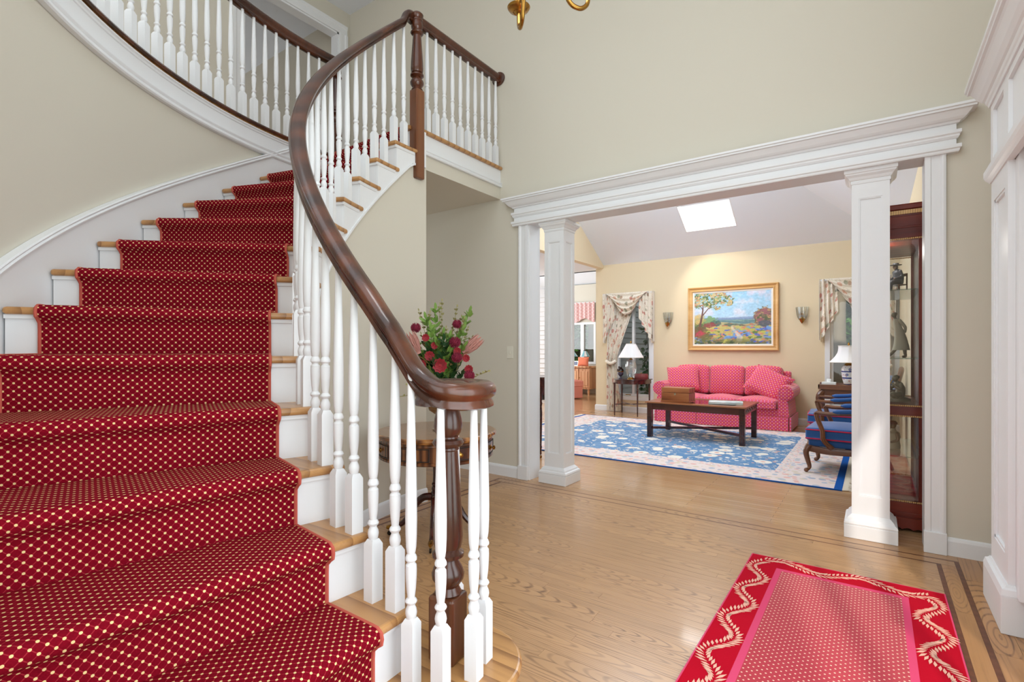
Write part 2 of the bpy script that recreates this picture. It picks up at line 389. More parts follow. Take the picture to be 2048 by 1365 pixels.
def floral():
    t = NT('floral_chintz', .8, 0, .2, sheen=.2); v = t.uv()
    a = t.voro(v, 9, 'F1'); cid = t.voro(v, 9, 'F1', 'Color'); nz = t.noise(v, 22, 3, .6, 1.2)
    base = t.mix(t.noise(v, 4, 2), srgb(244,238,226), srgb(230,214,192))
    f1 = t.math('LESS_THAN', t.math('ADD', a, t.math('MULTIPLY', nz, .40)), .55)
    fc = t.ramp(cid, [(0,srgb(196,96,84)),(.32,srgb(214,150,120)),(.6,srgb(160,116,84)),(.8,srgb(126,128,98))], 'CONSTANT')
    c = t.mix(t.math('MULTIPLY', f1, .72), base, fc)
    st = t.math('LESS_THAN', t.math('ABSOLUTE', t.math('SUBTRACT', t.noise(v, 6, 2, .5, 1.5), .5)), .018)
    c = t.mix(t.math('MULTIPLY', st, .3), c, srgb(150,132,100)); t.col(c); return t.m
M['floral'] = floral()
def lrug():
    t = NT('blue_floral_carpet', .95, 0, .08, sheen=.2); v = t.uv()
    nz = t.noise(v, 9, 3, .6, 1)
    vv = t.vmath('ADD', v, (0,0,0))
    a = t.voro(v, 4.3, 'F1', rnd=.8); b = t.voro(v, 11, 'F1'); bid = t.voro(v, 11, 'F1', 'Color')
    base = t.mix(t.noise(v, 3, 2), srgb(58,110,160), srgb(92,142,184))
    ring = t.math('LESS_THAN', t.math('ADD', a, t.math('MULTIPLY', nz, .16)), .46)
    core = t.math('LESS_THAN', t.math('ADD', a, t.math('MULTIPLY', nz, .2)), .21)
    sm = t.math('LESS_THAN', t.math('ADD', b, t.math('MULTIPLY', nz, .4)), .46)
    vine = t.math('LESS_THAN', t.math('ABSOLUTE', t.math('SUBTRACT', t.noise(v, 3.4, 2, .5, 2.2), .5)), .014)
    c = t.mix(t.math('MULTIPLY', vine, .8), base, srgb(214,206,196))
    c = t.mix(sm, c, t.ramp(bid, [(0,srgb(226,218,206)),(.45,srgb(214,160,140)),(.62,srgb(226,222,214)),(.85,srgb(120,160,190))], 'CONSTANT'))
    c = t.mix(ring, c, srgb(232,224,212)); c = t.mix(core, c, srgb(214,150,132)); t.col(c); return t.m
M['lrug'] = lrug()
def lrugb():
    t = NT('pale_carpet_border', .95, 0, .08, sheen=.2); v = t.uv()
    nz = t.noise(v, 9, 3, .6, 1); a = t.voro(v, 14, 'F1'); cid = t.voro(v, 14, 'F1', 'Color')
    base = t.mix(t.noise(v, 5, 2), srgb(230,218,212), srgb(222,200,196))
    f = t.math('LESS_THAN', t.math('ADD', a, t.math('MULTIPLY', nz, .45)), .66)
    c = t.mix(t.math('MULTIPLY', f, .7), base, t.ramp(cid, [(0,srgb(140,166,190)),(.35,srgb(220,150,136)),(.6,srgb(206,190,160)),(.8,srgb(120,140,170))], 'CONSTANT'))
    t.col(c); return t.m
M['lrugb'] = lrugb()
M['lrugblue'] = plain('blue_carpet_edge', srgb(28,84,160), .95, spec=.08)
M['fringe'] = plain('cream_fringe', srgb(232,222,204), .95, spec=.05)
M['leafg'] = plain('leaf_green', srgb(126,158,74), .55, var=.4)
M['leafd'] = plain('dark_leaf_green', srgb(38,74,34), .5, var=.4)
M['leafo'] = plain('olive_sprig', srgb(160,152,100), .7, var=.3)
M['foliage'] = plain('tree_foliage', srgb(66,118,38), .6, var=.55)
M['bark'] = plain('tree_bark', srgb(112,104,90), .9, bumps=(6,.4), var=.45)
M['lawn'] = plain('lawn', srgb(96,130,66), .9, var=.3)
M['rose'] = plain('red_rose_petals', srgb(150,14,30), .6, var=.3, sheen=.3)
M['thistle'] = plain('burgundy_bloom', srgb(128,24,52), .85, var=.3)
M['protea'] = plain('dusty_pink_protea', srgb(186,132,120), .8, var=.25)
M['driedleaf'] = plain('dried_tan_leaf', srgb(168,128,84), .8, var=.25)
M['bronze'] = plain('bronze_figure', srgb(140,126,102), .4, .2, var=.3)
M['cloak'] = plain('taupe_cloak', srgb(196,186,160), .5, var=.2)
M['suit'] = plain('dark_suit', srgb(58,60,68), .45)
M['skin'] = plain('brown_clay', srgb(120,92,72), .5, var=.15)
M['dentil'] = plain('gilt_beading', srgb(206,164,110), .4, .3)
M['bluewhite'] = None
M['paper'] = plain('paper_white', srgb(236,238,236), .6)
M['teal'] = plain('teal_stained_glass', srgb(120,176,186), .3, coat=.3)
M['pinkfab'] = plain('salmon_fabric', srgb(226,140,124), .85, var=.1)
M['orangefab'] = plain('coral_fabric', srgb(226,124,92), .85, var=.1)
M['valpink'] = dots_mat('pink_valance_fabric', srgb(222,170,168), srgb(230,184,180), [srgb(242,226,220)], .11, .13)
M['siding'] = plain('grey_siding', srgb(150,156,160), .8, var=.1)
M['darkmetal'] = plain('dark_bronze_metal', srgb(52,44,38), .4, .7)
M['silver'] = plain('polished_silver', srgb(190,188,180), .18, 1)
M['red_lac'] = plain('oxblood_lacquer', srgb(120,52,52), .35, var=.2)
M['pinecone'] = plain('dark_cone', srgb(78,46,34), .7, var=.4)

# ================================================================== STRUCTURE
YW = 3.96          # foyer face of the wall with the wide opening
YB = 9.34          # living-room back wall
XR = .58           # right (front-door) wall
CX, CY = -1.304, 2.754   # centre of the curved stair
RZ = .198; T0 = 288.504; DT = 7.308
ZC = 5.32; Z2 = 15*RZ
XG = -4.395; XLR = .30   # living: left opening line / right wall
def pol(r, th, z=None):
    a = R_(th); p = (CX+r*math.cos(a), CY+r*math.sin(a)); return p if z is None else (*p, z)
def th_n(n): return T0-DT*n

# ---- foyer floor: boards, inlay strips
fl = O('floor', MB().box(-6.4,XR+.12,-2.4,YW,-.14,-.019), M['dark']); struct(fl, 'oak strip floor of the entrance hall with a dark inlaid border', 'floor')
unit = mesh_from('floor_board', MB().box(0,1,0,1,-.018,0), M['oak_floor'])
unity = mesh_from('floor_board_y', MB().box(0,1,0,1,-.018,0), M['oak_floor_y'])
uniti = mesh_from('inlay_strip', MB().box(0,1,0,1,-.018,.0002), M['inlay'])
def board(me, x0, x1, y0, y1, name='floor_board'):
    o = link(name, me, fl); o.location = (x0,y0,0); o.scale = (x1-x0, y1-y0, 1); return o
def row(x0, x1, y0, y1, L=(.7,1.6)):
    x = x0-random.uniform(0,.5) if x1-x0 > 1.5 else x0
    while x < x1-.02:
        e = min(x1, x+random.uniform(*L)); e = x1 if x1-e < .25 else e
        board(unit, max(x,x0)+.0004, e-.0004, y0+.0005, y1-.0005); x = e
def rowy(y0, y1, x0, x1, L=(.6,1.3)):
    y = y0
    while y < y1-.02:
        e = min(y1, y+random.uniform(*L)); e = y1 if y1-e < .2 else e
        board(unity, x0+.0005, x1-.0005, y+.0004, e-.0004); y = e
IX0, IX1, OX0, OX1 = -2.803, .287, -2.885, .372     # inner / outer strips (their inner edges)
IY, OY = 3.752, 3.842; SW = .021
wrow = (IY-.35)/60
for k in range(60): row(IX0+SW, IX1, .35+k*wrow, .35+(k+1)*wrow)
row(OX0+SW, OX1, IY+SW*.6, OY)                                  # between the strips, far side
row(OX0+.001, OX1+SW, OY+SW*.6, YW)
rowy(.35, IY+SW*.6, IX1+SW, OX1); rowy(.35, YW, OX1+SW, OX1+SW+.09); rowy(.35, YW, OX1+SW+.09, XR)
rowy(1.0, IY, OX0+SW, IX0)
for x0,x1,y0,y1 in ((IX0,IX1+SW,IY,IY+SW*.6),(OX0,OX1+SW,OY,OY+SW*.6),(IX1,IX1+SW,.35,IY),(OX1,OX1+SW,.35,OY),(IX0,IX0+SW,1.0,IY),(OX0,OX0+SW,1.0,OY)):
    board(uniti, x0,x1,y0,y1,'inlay_strip')
b = O('subfloor_boards', MB().box(-6.4,OX0,-2.4,YW,-.018,0).box(OX0,XR+.12,-2.4,.35,-.018,0), M['oak_floor'], fl)

# ---- living / rear floors (boards too far to tell apart)
def far_floor():
    t = NT('oak_strip_floor_far', .22, 0, .5, .3); v = t.pos()
    br = t.n('ShaderNodeTexBrick'); t.l(v, br.inputs['Vector']); br.inputs['Scale'].default_value = 1
    br.inputs['Brick Width'].default_value = 1.2; br.inputs['Row Height'].default_value = .057; br.inputs['Mortar Size'].default_value = .0012
    br.inputs['Color1'].default_value = srgb(206,166,124); br.inputs['Color2'].default_value = srgb(190,146,102); br.inputs['Mortar'].default_value = srgb(120,84,54)
    g = t.noise(t.mapping(v, (1.2,16,1)), 1.2, 4, .6, .5)
    t.col(t.mix(t.math('MULTIPLY', g, .55), br.outputs['Color'], srgb(146,104,66))); return t.m
M['farfloor'] = far_floor()
o = O('floor_living', MB().box(-10.5,1.2,YW,13.2,-.14,0), M['farfloor']); struct(o, 'polished oak floor of the living room and the room behind it', 'floor')

# ---- wall with the wide opening
OPL, OPR, OPH = -2.62, .259, 2.385
wm = MB().box(-6.4,OPL,YW,4.05,0,ZC).box(OPR,2.2,YW,4.05,0,ZC).box(OPL,OPR,YW,4.05,OPH,ZC)
struct(O('wall_front', wm, M['cream']), 'cream wall with the wide columned opening to the living room', 'wall')
wm = MB().box(-4.395,OPL,4.051,4.13,0,4.6).box(OPR,2.2,4.051,4.13,0,4.6).box(OPL,OPR,4.051,4.13,OPH,4.6)
struct(O('wall_front_inner', wm, M['beige']), 'living-room side of the columned opening wall', 'wall')
# jamb lining, casings, entablature
tr = thing('trim_1', (-1.18,YW,0), 'white casing and crown entablature around the wide opening', 'trim'); tag(tr, kind='structure')
jm = MB().box(OPL,OPL+.012,YW-.004,4.135,0,OPH-.012).box(OPR-.012,OPR,YW-.004,4.135,0,OPH-.012).box(OPL,OPR,YW-.004,4.135,OPH-.012,OPH+.001)
O('jamb_lining', jm, M['white'], tr, world=True)
for nm, x0, sgn in (('casing',-2.72,1),('casing',.346,-1)):
    def cx(a): return x0+sgn*a
    prof = [(0,0),(0,.026),(.012,.030),(.02,.026),(.028,.018),(.066,.018),(.072,.024),(.098,.024),(.1,.018),(.1,0)]
    mb = MB().prism_m([(cx(a),YW-d) for a,d in prof], .125, OPH, lambda p,q,a: (p,q,a))
    cs = O(nm, mb, M['white'], tr, world=True)
    O('plinth_block', MB().box(min(cx(-.004),cx(.104)),max(cx(-.004),cx(.104)),YW-.034,YW,0,.128), M['white'], tr, bevel=.003, world=True)
ent = [(0,2.37),(.040,2.37),(.044,2.378),(.044,2.386),(.052,2.392),(.052,2.412),(.030,2.414),(.030,2.448),(.036,2.450),(.044,2.462),(.044,2.470),(.052,2.478),(.052,2.496),(.030,2.498),(.030,2.535),(.042,2.538),(.048,2.548),(.060,2.552),(.072,2.562),(.088,2.582),(.096,2.594),(.112,2.596),(.112,2.606),(.122,2.610),(.122,2.624),(0,2.626)]
O('entablature', MB().plan([(-2.735,YW),(-2.735,YW-.0005),(.361,YW-.0005),(.361,YW)], ent), M['white'], tr, world=True)
# baseboards
bb = [(0,0),(.016,0),(.016,.085),(.012,.098),(.005,.104),(0,.106)]
struct(O('baseboard_left', MB().plan([(-6.0,YW),(-2.726,YW)], bb), M['white']), 'white baseboard on the hall wall left of the opening', 'baseboard')
struct(O('baseboard_right', MB().plan([(.352,YW),(XR,YW)], bb), M['white']), 'white baseboard on the narrow wall right of the opening', 'baseboard')

# ---- square panelled columns
def column(x, label):
    t = thing('column', (x,4.085,0), label, 'column', group='square columns in the opening')
    O('plinth', MB().box(-.141,.141,-.141,.141,0,.085), M['white'], t, bevel=.004)
    pr = [(.1,.085),(.138,.085),(.141,.095),(.137,.108),(.126,.116),(.122,.128),(.108,.142),(.1,.150)]
    def sq(prof, mb, k=0):
        b = len(mb.v)
        for (r,z) in prof:
            for (sx,sy) in ((-1,-1),(1,-1),(1,1),(-1,1)): mb.v.append((sx*r,sy*r,z))
        for i in range(len(prof)-1):
            for j in range(4): mb.f.append((b+4*i+j,b+4*i+(j+1)%4,b+4*i+4+(j+1)%4,b+4*i+4+j))
        return mb
    O('base_moulding', sq([(.141,.085)]+pr[1:]+[(.09,.150)], MB()), M['white'], t)
    sh = MB(); s = .1; i = .062; z0, z1, p0, p1 = .14, 2.30, .27, 2.19
    sh.box(-s+.0105,s-.0105,-s+.0105,s-.0105,z0,z1)
    for a in range(4):                      # stiles and rails on each face leave a sunk panel
        Mx = Matrix.Rotation(a*PI/2,4,'Z'); k = MB()
        k.box(-s,-i,-s,-s+.012,z0,z1).box(i,s-.012,-s,-s+.012,z0,z1).box(-i,i,-s,-s+.013,z0,p0).box(-i,i,-s,-s+.013,p1,z1)
        k.xform(Mx); sh.add(k.v, k.f)
    O('shaft', sh, M['white'], t)
    for a in range(4):
        k = MB(); w_ = .007
        k.box(-i,-i+w_,-s+.003,-s+.013,p0,p1).box(i-w_,i,-s+.003,-s+.013,p0,p1).box(-i+w_,i-w_,-s+.003,-s+.013,p0,p0+w_).box(-i+w_,i-w_,-s+.003,-s+.013,p1-w_,p1)
        O('panel_moulding', k.xform(Matrix.Rotation(a*PI/2,4,'Z')), M['white'], t)
    O('capital', sq([(.095,2.285),(.104,2.285),(.106,2.297),(.104,2.305),(.110,2.31),(.118,2.325),(.132,2.338),(.134,2.345),(.140,2.35),(.140,2.372),(.095,2.373)], MB()), M['white'], t)
    return t
column(-2.362, 'white square panelled column at the left of the opening, near the light switch')
column(-.020, 'white square panelled column at the right of the opening, before the display cabinet')

# ---- front-door wall at right with pilaster, entablature and door glazing
wm = MB().box(XR,XR+.14,-2.4,-.9,0,ZC).box(XR,XR+.14,2.98,YW,0,ZC).box(XR,XR+.14,-.9,2.98,2.12,ZC)
struct(O('wall_right', wm, M['cream']), 'cream front-door wall at the right edge', 'wall')
dt = thing('trim_2', (XR,3.2,0), 'white panelled pilaster and heavy crown beside the front door', 'trim'); tag(dt, kind='structure')
PX = .468
O('pilaster_plinth', MB().box(.441,XR,2.992,3.426,0,.165), M['white'], dt, bevel=.004, world=True)
O('plinth_cap', MB().plan([(XR,2.994),(.443,2.994),(.443,3.424),(XR,3.424)][::-1], [(0,.165),(-.0,.165),(.002,.165),(-.004,.19),(-.014,.196),(-.02,.205),(-.05,.205),(-.05,.165)]), M['white'], dt, world=True)
sh = MB().box(PX+.014,XR,3.021,3.399,.19,2.03)
for (y0,y1,z0,z1) in ((3.02,3.085,.19,2.03),(3.335,3.40,.19,2.03),(3.085,3.335,.19,.32),(3.085,3.335,1.93,2.03)): sh.box(PX,PX+.016,y0,y1,z0,z1)
O('pilaster_shaft', sh, M['white'], dt, world=True)
pm = MB()
for (y0,y1,z0,z1) in ((3.085,3.097,.32,1.93),(3.323,3.335,.32,1.93),(3.085,3.335,.32,.332),(3.085,3.335,1.918,1.93)): pm.box(PX+.004,PX+.015,y0,y1,z0,z1)
O('panel_moulding', pm, M['white'], dt, world=True)
# lintel frieze with panels over the door
fr = MB().box(PX+.012,XR,.6,3.40,2.09,2.42)
for (y0,y1,z0,z1) in ((.6,3.40,2.09,2.14),(.6,3.40,2.37,2.42),(3.34,3.40,2.14,2.37),(3.00,3.10,2.14,2.37),(1.9,2.0,2.14,2.37)): fr.box(PX-.002,PX+.014,y0,y1,z0,z1)
O('frieze', fr, M['white'], dt, world=True)
O('necking', MB().plan([(XR,3.40),(PX,3.40),(PX,.6)], [(-.02,2.03),(.006,2.03),(.012,2.04),(.02,2.05),(.026,2.065),(.026,2.09),(-.02,2.09)]), M['white'], dt, world=True)
crn = [(0,2.44),(.010,2.44),(.014,2.46),(.020,2.47),(.024,2.49),(.034,2.50),(.050,2.53),(.070,2.585),(.078,2.60),(.090,2.605),(.092,2.62),(.100,2.63),(.100,2.66),(-.05,2.66),(-.05,2.44)]
O('crown', MB().plan([(XR,3.40),(PX,3.40),(PX,.6)], [(o*.90,2.405+(z-2.44)*.64) for o,z in crn]), M['white'], dt, world=True)
O('door_jamb', MB().box(.492,XR+.02,2.955,3.022,.166,2.09).box(.525,XR+.10,2.93,2.956,0,2.09), M['white'], dt, world=True)
# glazed sidelight + door + fanlight frame (light comes in here)
dr = thing('door_1', (XR+.07,1.9,0), 'glazed front door and sidelights in the right wall', 'door'); tag(dr, kind='structure')
sd = MB()
for (y0,y1) in ((-.9,-.83),(.02,.12),(.98,1.06),(1.92,2.0),(2.86,2.93)): sd.box(XR+.04,XR+.1,y0,y1,0,2.12)
sd.box(XR+.045,XR+.095,-.9,2.93,0,.10).box(XR+.045,XR+.095,-.9,2.93,2.04,2.12)
O('glazing_frame', sd, M['white'], dr, world=True)
O('sun_block_panel', MB().box(XR+.05,XR+.09,2.2,2.86,.10,2.04), M['white'], dr, world=True)  # unseen panel added to keep the sun off the upper pilaster
for (y0,y1) in ((-.83,.02),(.12,.98),(1.06,1.92),(2.0,2.2)): O('pane', MB().box(XR+.068,XR+.072,y0,y1,.10,2.04), M['glass'], dr, world=True)
O('door_handle', MB().ball((XR+.02,1.02,1.0),.03), M['brass'], dr, smooth=True, world=True)
# ---- solid wall behind the viewer, ceiling
struct(O('wall_back', MB().box(-6.4,XR+.14,-2.4,-2.26,0,ZC), M['cream']), 'cream wall behind the viewer', 'wall')
struct(O('ceiling', MB().box(-9.0,XR+.14,-2.4,YW+.13,ZC,ZC+.12), M['ceil']), 'flat white ceiling high above the hall', 'ceiling')

# ---- curved stair wall, gallery fascia
def arc(r, a, b_, n): return [pol(r, lerp(a,b_,i/n)) for i in range(n+1)]
WR = 2.745
poly = arc(WR,172,274,60)+arc(WR+.14,274,172,60)
struct(O('wall_stair', MB().prism(poly,0,Z2-.03), M['cream'], smooth=True), 'curved cream wall beside the staircase under the gallery', 'wall')
poly = arc(WR-.028,176.5,268,60)+arc(WR+.02,268,176.5,60)
tf = thing('trim_3', pol(WR,210,2.79), 'curved white gallery fascia with a moulded lower edge', 'trim'); tag(tf, kind='structure')
O('fascia_board', MB().prism(poly,2.80,Z2-.028), M['white'], tf, smooth=True, world=True)
def ring(prof, a, b_, n=60):   # moulding whose profile is (r,z)
    mb = MB(); m = len(prof)
    for i in range(n+1):
        for (r,z) in prof: mb.v.append(pol(r, lerp(a,b_,i/n), z))
    for i in range(n):
        for k in range(m): k2=(k+1)%m; mb.f.append((i*m+k,(i+1)*m+k,(i+1)*m+k2,i*m+k2))
    mb.f.append(tuple(range(m))); mb.f.append(tuple(n*m+k for k in range(m))[::-1]); return mb
O('lower_moulding', ring([(WR-.002,2.772),(WR-.030,2.772),(WR-.038,2.78),(WR-.038,2.79),(WR-.032,2.80),(WR-.040,2.812),(WR-.040,2.82),(WR-.028,2.826),(WR-.002,2.826)],176.5,268), M['white'], tf, smooth=True, world=True)
O('upper_bead', ring([(WR-.028,2.915),(WR-.034,2.918),(WR-.036,2.93),(WR-.046,2.935),(WR-.046,2.942),(WR-.028,2.944)],176.5,268), M['white'], tf, smooth=True, world=True)
# gallery + landing floor slab
poly = arc(WR-.03,178.9,272,60)+[(-1.2,-.4),(-6.4,-.4),(-6.4,YW),(-2.96,YW),(-2.96,pol(1.66,178.9)[1]),pol(1.66,178.9)]
struct(O('floor_upper', MB().prism(poly, Z2-.028, Z2), M['oak_tread']), 'upper hall floor of gallery and landing', 'floor')
poly = arc(WR+.14,178.9,272,60)+[(-1.2,-.4),(-6.4,-.4),(-6.4,YW),(-2.975,YW),(-2.975,2.93),(-4.06,2.93)]
struct(O('ceiling_hall', MB().prism(poly, 2.665, Z2-.029), M['cream']), 'plain soffit under the landing', 'ceiling')
# upper hall: left wall with doorway, room beyond
UX = -5.25
wm = MB().box(UX-.12,UX,-.4,2.66,Z2,ZC).box(UX-.12,UX,3.80,YW,Z2,ZC).box(UX-.12,UX,2.66,3.80,5.02,ZC)
struct(O('wall_upper', wm, M['cream']), 'cream upstairs wall with a doorway above the gallery', 'wall')
wm = MB().box(-9.0,-8.9,-.4,YW+.1,Z2,ZC).box(-8.9,UX-.12,YW-.06,YW-.02,Z2,ZC).box(-8.9,UX-.12,1.2,1.3,Z2,ZC)
struct(O('wall_bedroom', wm, M['cream']), 'cream walls of the room behind the upstairs doorway', 'wall')
struct(O('floor_bedroom', MB().box(-9.0,UX-.1,-.4,YW+.1,Z2-.1,Z2), M['ceil']), 'pale floor of the room behind the upstairs doorway', 'floor')
td = thing('trim_4', (UX,3.23,Z2), 'white moulded casing around the upstairs doorway', 'trim'); tag(td, kind='structure')
cp = [(0,0),(0,.014),(.02,.018),(.07,.018),(.08,.026),(.11,.028),(.11,0)]
for nm, y0, sg in (('side_casing',2.66,-1),('side_casing',3.80,1)):
    O(nm, MB().prism_m([(a,d) for a,d in cp], Z2, 5.02, lambda p,q,a: (UX+q,y0+sg*p,a)), M['white'], td, world=True)
O('head_casing', MB().prism_m([(a,d) for a,d in cp], 2.55, 3.91, lambda p,q,a: (UX+q,a,5.02+p)), M['white'], td, world=True)
O('door_stop', MB().box(UX-.12,UX,2.66,2.68,Z2,5.02).box(UX-.12,UX,3.78,3.80,Z2,5.02).box(UX-.12,UX,2.66,3.80,5.0,5.02), M['white'], td, world=True)
d2 = thing('door_2', (UX-.1,2.69,Z2), 'white panelled door standing open upstairs', 'door', rz=R_(8)); tag(d2, kind='structure')
k = MB().box(-.76,0,0,.036,.01,2.0)
O('leaf', k, M['white'], d2, bevel=.003)
for z0,z1 in ((.25,.95),(1.1,1.8)):
    for x0,x1 in ((-.66,-.43),(-.33,-.1)): O('raised_panel', MB().box(x0,x1,.034,.042,z0,z1), M['white'], d2, bevel=.006)
O('knob', MB().ball((-.70,.07,.98),.028,10,8).tube([(-.70,.03,.98),(-.70,.06,.98)],.012), M['brass'], d2, smooth=True)

# ---- wall under the stair (inside of the curve) and its end
def zline(th): return RZ*(T0-th)/DT
SB = .305    # stringer depth under the nosing line
mb = MB(); NW = 56; a0, a1 = 266.0, 173.6
for i in range(NW+1):
    th = lerp(a0,a1,i/NW); zt = min(max(.0, zline(th)-SB+.01), 2.68)
    for r in (1.632,1.74):
        mb.v += [pol(r,th,0), pol(r,th,zt)]
for i in range(NW):
    q=4*i; mb.f += [(q,q+4,q+5,q+1),(q+2,q+3,q+7,q+6),(q+1,q+5,q+7,q+3)]
mb.f += [(4*NW,4*NW+2,4*NW+3,4*NW+1)]
struct(O('wall_under_stair', mb, M['cream'], smooth=True), 'curved cream wall under the staircase behind the round table', 'wall')
mb = MB().box(-4.15,-2.953,2.935,2.96,0,2.66)
struct(O('wall_hall_end', mb, M['cream']), 'return wall beneath the landing beside the curved stair wall', 'wall')
def rbb(r, s): return [(r,0),(r+s*.016,0),(r+s*.016,.085),(r+s*.010,.10),(r+s*.002,.106),(r,.106)]
struct(O('baseboard_stair', ring(rbb(1.634,-1),262,173.4,50), M['white'], smooth=True), 'white baseboard along the curved wall under the stair', 'baseboard')

# ---- balcony edge at the landing
tb = thing('trim_5', (-2.96,3.45,2.78), 'white balcony fascia with wood nosing above the hall passage', 'trim'); tag(tb, kind='structure')
O('fascia_board', MB().box(-2.975,-2.945,2.90,YW,2.79,Z2-.029), M['white'], tb, world=True)
O('cream_band', MB().box(-2.975,-2.950,2.90,YW,2.664,2.79), M['cream'], tb, world=True)
O('lower_moulding', MB().prism_m([(-2.946,2.775),(-2.93,2.778),(-2.926,2.788),(-2.934,2.80),(-2.926,2.808),(-2.926,2.815),(-2.942,2.822),(-2.946,2.822)],2.90,YW,lambda p,q,a:(p,a,q)), M['white'], tb, world=True)
O('nosing', MB().box(-3.02,-2.918,2.905,YW,Z2-.028,Z2+.002), M['oak_tread'], tb, bevel=.012, seg=3, world=True)

# ---- living room shell
SL = .614; ZE = 2.88
WL0, WL1, WR0, WR1, WZ0, WZ1 = -4.12, -3.44, -.56, .24, .30, 2.16
wm = MB().box(-4.56,WL0,YB,YB+.16,0,ZE+.1).box(WL0,WL1,YB,YB+.16,0,WZ0).box(WL0,WL1,YB,YB+.16,WZ1,ZE+.1).box(WL1,WR0,YB,YB+.16,0,ZE+.1)
wm.box(WR0,WR1,YB,YB+.16,0,WZ0).box(WR0,WR1,YB,YB+.16,WZ1,ZE+.1).box(WR1,1.2,YB,YB+.16,0,ZE+.1)
struct(O('wall_living_back', wm, M['beige']), 'beige back wall of the living room behind the sofa', 'wall')
struct(O('wall_living_right', MB().box(XLR,XLR+.14,4.13,YB,0,ZE+.1), M['beige']), 'beige right wall of the living room behind the cabinet', 'wall')
YR = 6.78; ZR = ZE+SL*(YB-YR)
gb = MB().prism_m([(4.22,2.82),(YB,2.82),(YB,ZE),(YR,ZR),(4.22,ZE)], XG-.13, XG, lambda p,q,a:(a,p,q))
struct(O('wall_gable', gb, M['beige']), 'beige gable above the opening to the rear room', 'wall')
# sloped ceiling with skylight hole, hip plane
def zs(y): return ZE+SL*(YB-y)
SX0,SX1,SY0,SY1 = -2.62,-1.80,8.29,8.82
mb = MB()
def slope(x0,x1,y0,y1):
    q = [(x0,y0,zs(y0)),(x1,y0,zs(y0)),(x1,y1,zs(y1)),(x0,y1,zs(y1))]; t_ = .10
    mb.add(q+[(x,y,z+t_) for x,y,z in q], [(0,1,2,3),(7,6,5,4),(0,4,5,1),(1,5,6,2),(2,6,7,3),(3,7,4,0)])
slope(XG-.1,SX0,YR,YB+.1); slope(SX0,SX1,YR,SY0); slope(SX0,SX1,SY1,YB+.1); slope(SX1,XLR+.3,YR,YB+.1)
q = [(XLR+.1,YB+.1,ZE-.20),(XLR+.1,4.05,ZE-.20),(XLR+.1-2.56,YR,ZR-.06)]      # right hip plane
mb.add(q+[(x,y,z+.04) for x,y,z in q], [(0,1,2),(5,4,3),(0,3,4,1),(1,4,5,2),(2,5,3,0)])
q = [(XG-.1,YR,ZR),(XLR+.3,YR,ZR),(XLR+.3,4.1,zs(YB-(YR-4.1)+ (YR-YR))-0),(XG-.1,4.1,ZE)]
q[2] = (XLR+.3,4.1,ZE)
mb.add(q+[(x,y,z+.1) for x,y,z in q], [(0,1,2,3),(7,6,5,4),(0,4,5,1),(1,5,6,2),(2,6,7,3),(3,7,4,0)])
struct(O('ceiling_living', mb, M['ceil']), 'white vaulted living-room ceiling with a skylight', 'ceiling')
sk = thing('window_3', (-2.21,8.55,zs(8.55)), 'bright skylight in the sloping white ceiling', 'window'); tag(sk, kind='structure')
k = MB()
for (x0,x1,y0,y1) in ((SX0,SX0+.015,SY0,SY1),(SX1-.015,SX1,SY0,SY1),(SX0,SX1,SY0,SY0+.015),(SX0,SX1,SY1-.015,SY1)):
    q = [(x0,y0,zs(y0)),(x1,y0,zs(y0)),(x1,y1,zs(y1)),(x0,y1,zs(y1))]
    k.add(q+[(x,y,z+.14) for x,y,z in q], [(0,1,2,3),(7,6,5,4),(0,4,5,1),(1,5,6,2),(2,6,7,3),(3,7,4,0)])
O('shaft_lining', k, M['white'], sk, world=True)
q = [(SX0,SY0,zs(SY0)+.115),(SX1,SY0,zs(SY0)+.115),(SX1,SY1,zs(SY1)+.115),(SX0,SY1,zs(SY1)+.115)]
O('pane', MB().add(q+[(x,y,z+.006) for x,y,z in q], [(0,1,2,3),(7,6,5,4),(0,4,5,1),(1,5,6,2),(2,6,7,3),(3,7,4,0)]), M['glass'], sk, world=True)
struct(O('baseboard_living', MB().plan([(-4.56,YB+.02),(-4.56,YB),(1.2,YB)], bb), M['white']), 'white baseboard along the living-room back wall', 'baseboard')
def window(n, x0, x1, label, mul):
    t = thing('window_%d' % n, ((x0+x1)/2,YB,WZ0), label, 'window'); tag(t, kind='structure')
    c = MB()
    for (a,b_,z0,z1) in ((x0-.07,x0,WZ0-.07,WZ1+.07),(x1,x1+.07,WZ0-.07,WZ1+.07),(x0,x1,WZ1,WZ1+.07),(x0,x1,WZ0-.07,WZ0)): c.box(a,b_,YB-.02,YB+.005,z0,z1)
    O('casing', c, M['white'], t, bevel=.003, world=True)
    f = MB()
    for (a,b_,z0,z1) in ((x0,x0+.04,WZ0,WZ1),(x1-.04,x1,WZ0,WZ1),(x0+.04,x1-.04,WZ1-.04,WZ1),(x0+.04,x1-.04,WZ0,WZ0+.05),(mul-.022,mul+.022,WZ0+.05,WZ1-.04)): f.box(a,b_,YB+.04,YB+.11,z0,z1)
    O('sash', f, M['white'], t, world=True)
    O('pane', MB().box(x0+.03,mul-.02,YB+.072,YB+.076,WZ0+.03,WZ1-.03), M['glass'], t, world=True)
    O('pane', MB().box(mul+.02,x1-.03,YB+.072,YB+.076,WZ0+.03,WZ1-.03), M['glass'], t, world=True)
    O('crank_handle', MB().tube([(x0+.18,YB+.03,WZ0+.03),(x0+.25,YB+.0,WZ0+.035),(x0+.30,YB+.0,WZ0+.03)],.008), M['brass'], t, smooth=True, world=True)
window(4, WL0, WL1, 'tall casement window behind the small half-round table', -3.79)
window(5, WR0, WR1, 'tall casement window behind the blue-and-white lamp', .05)
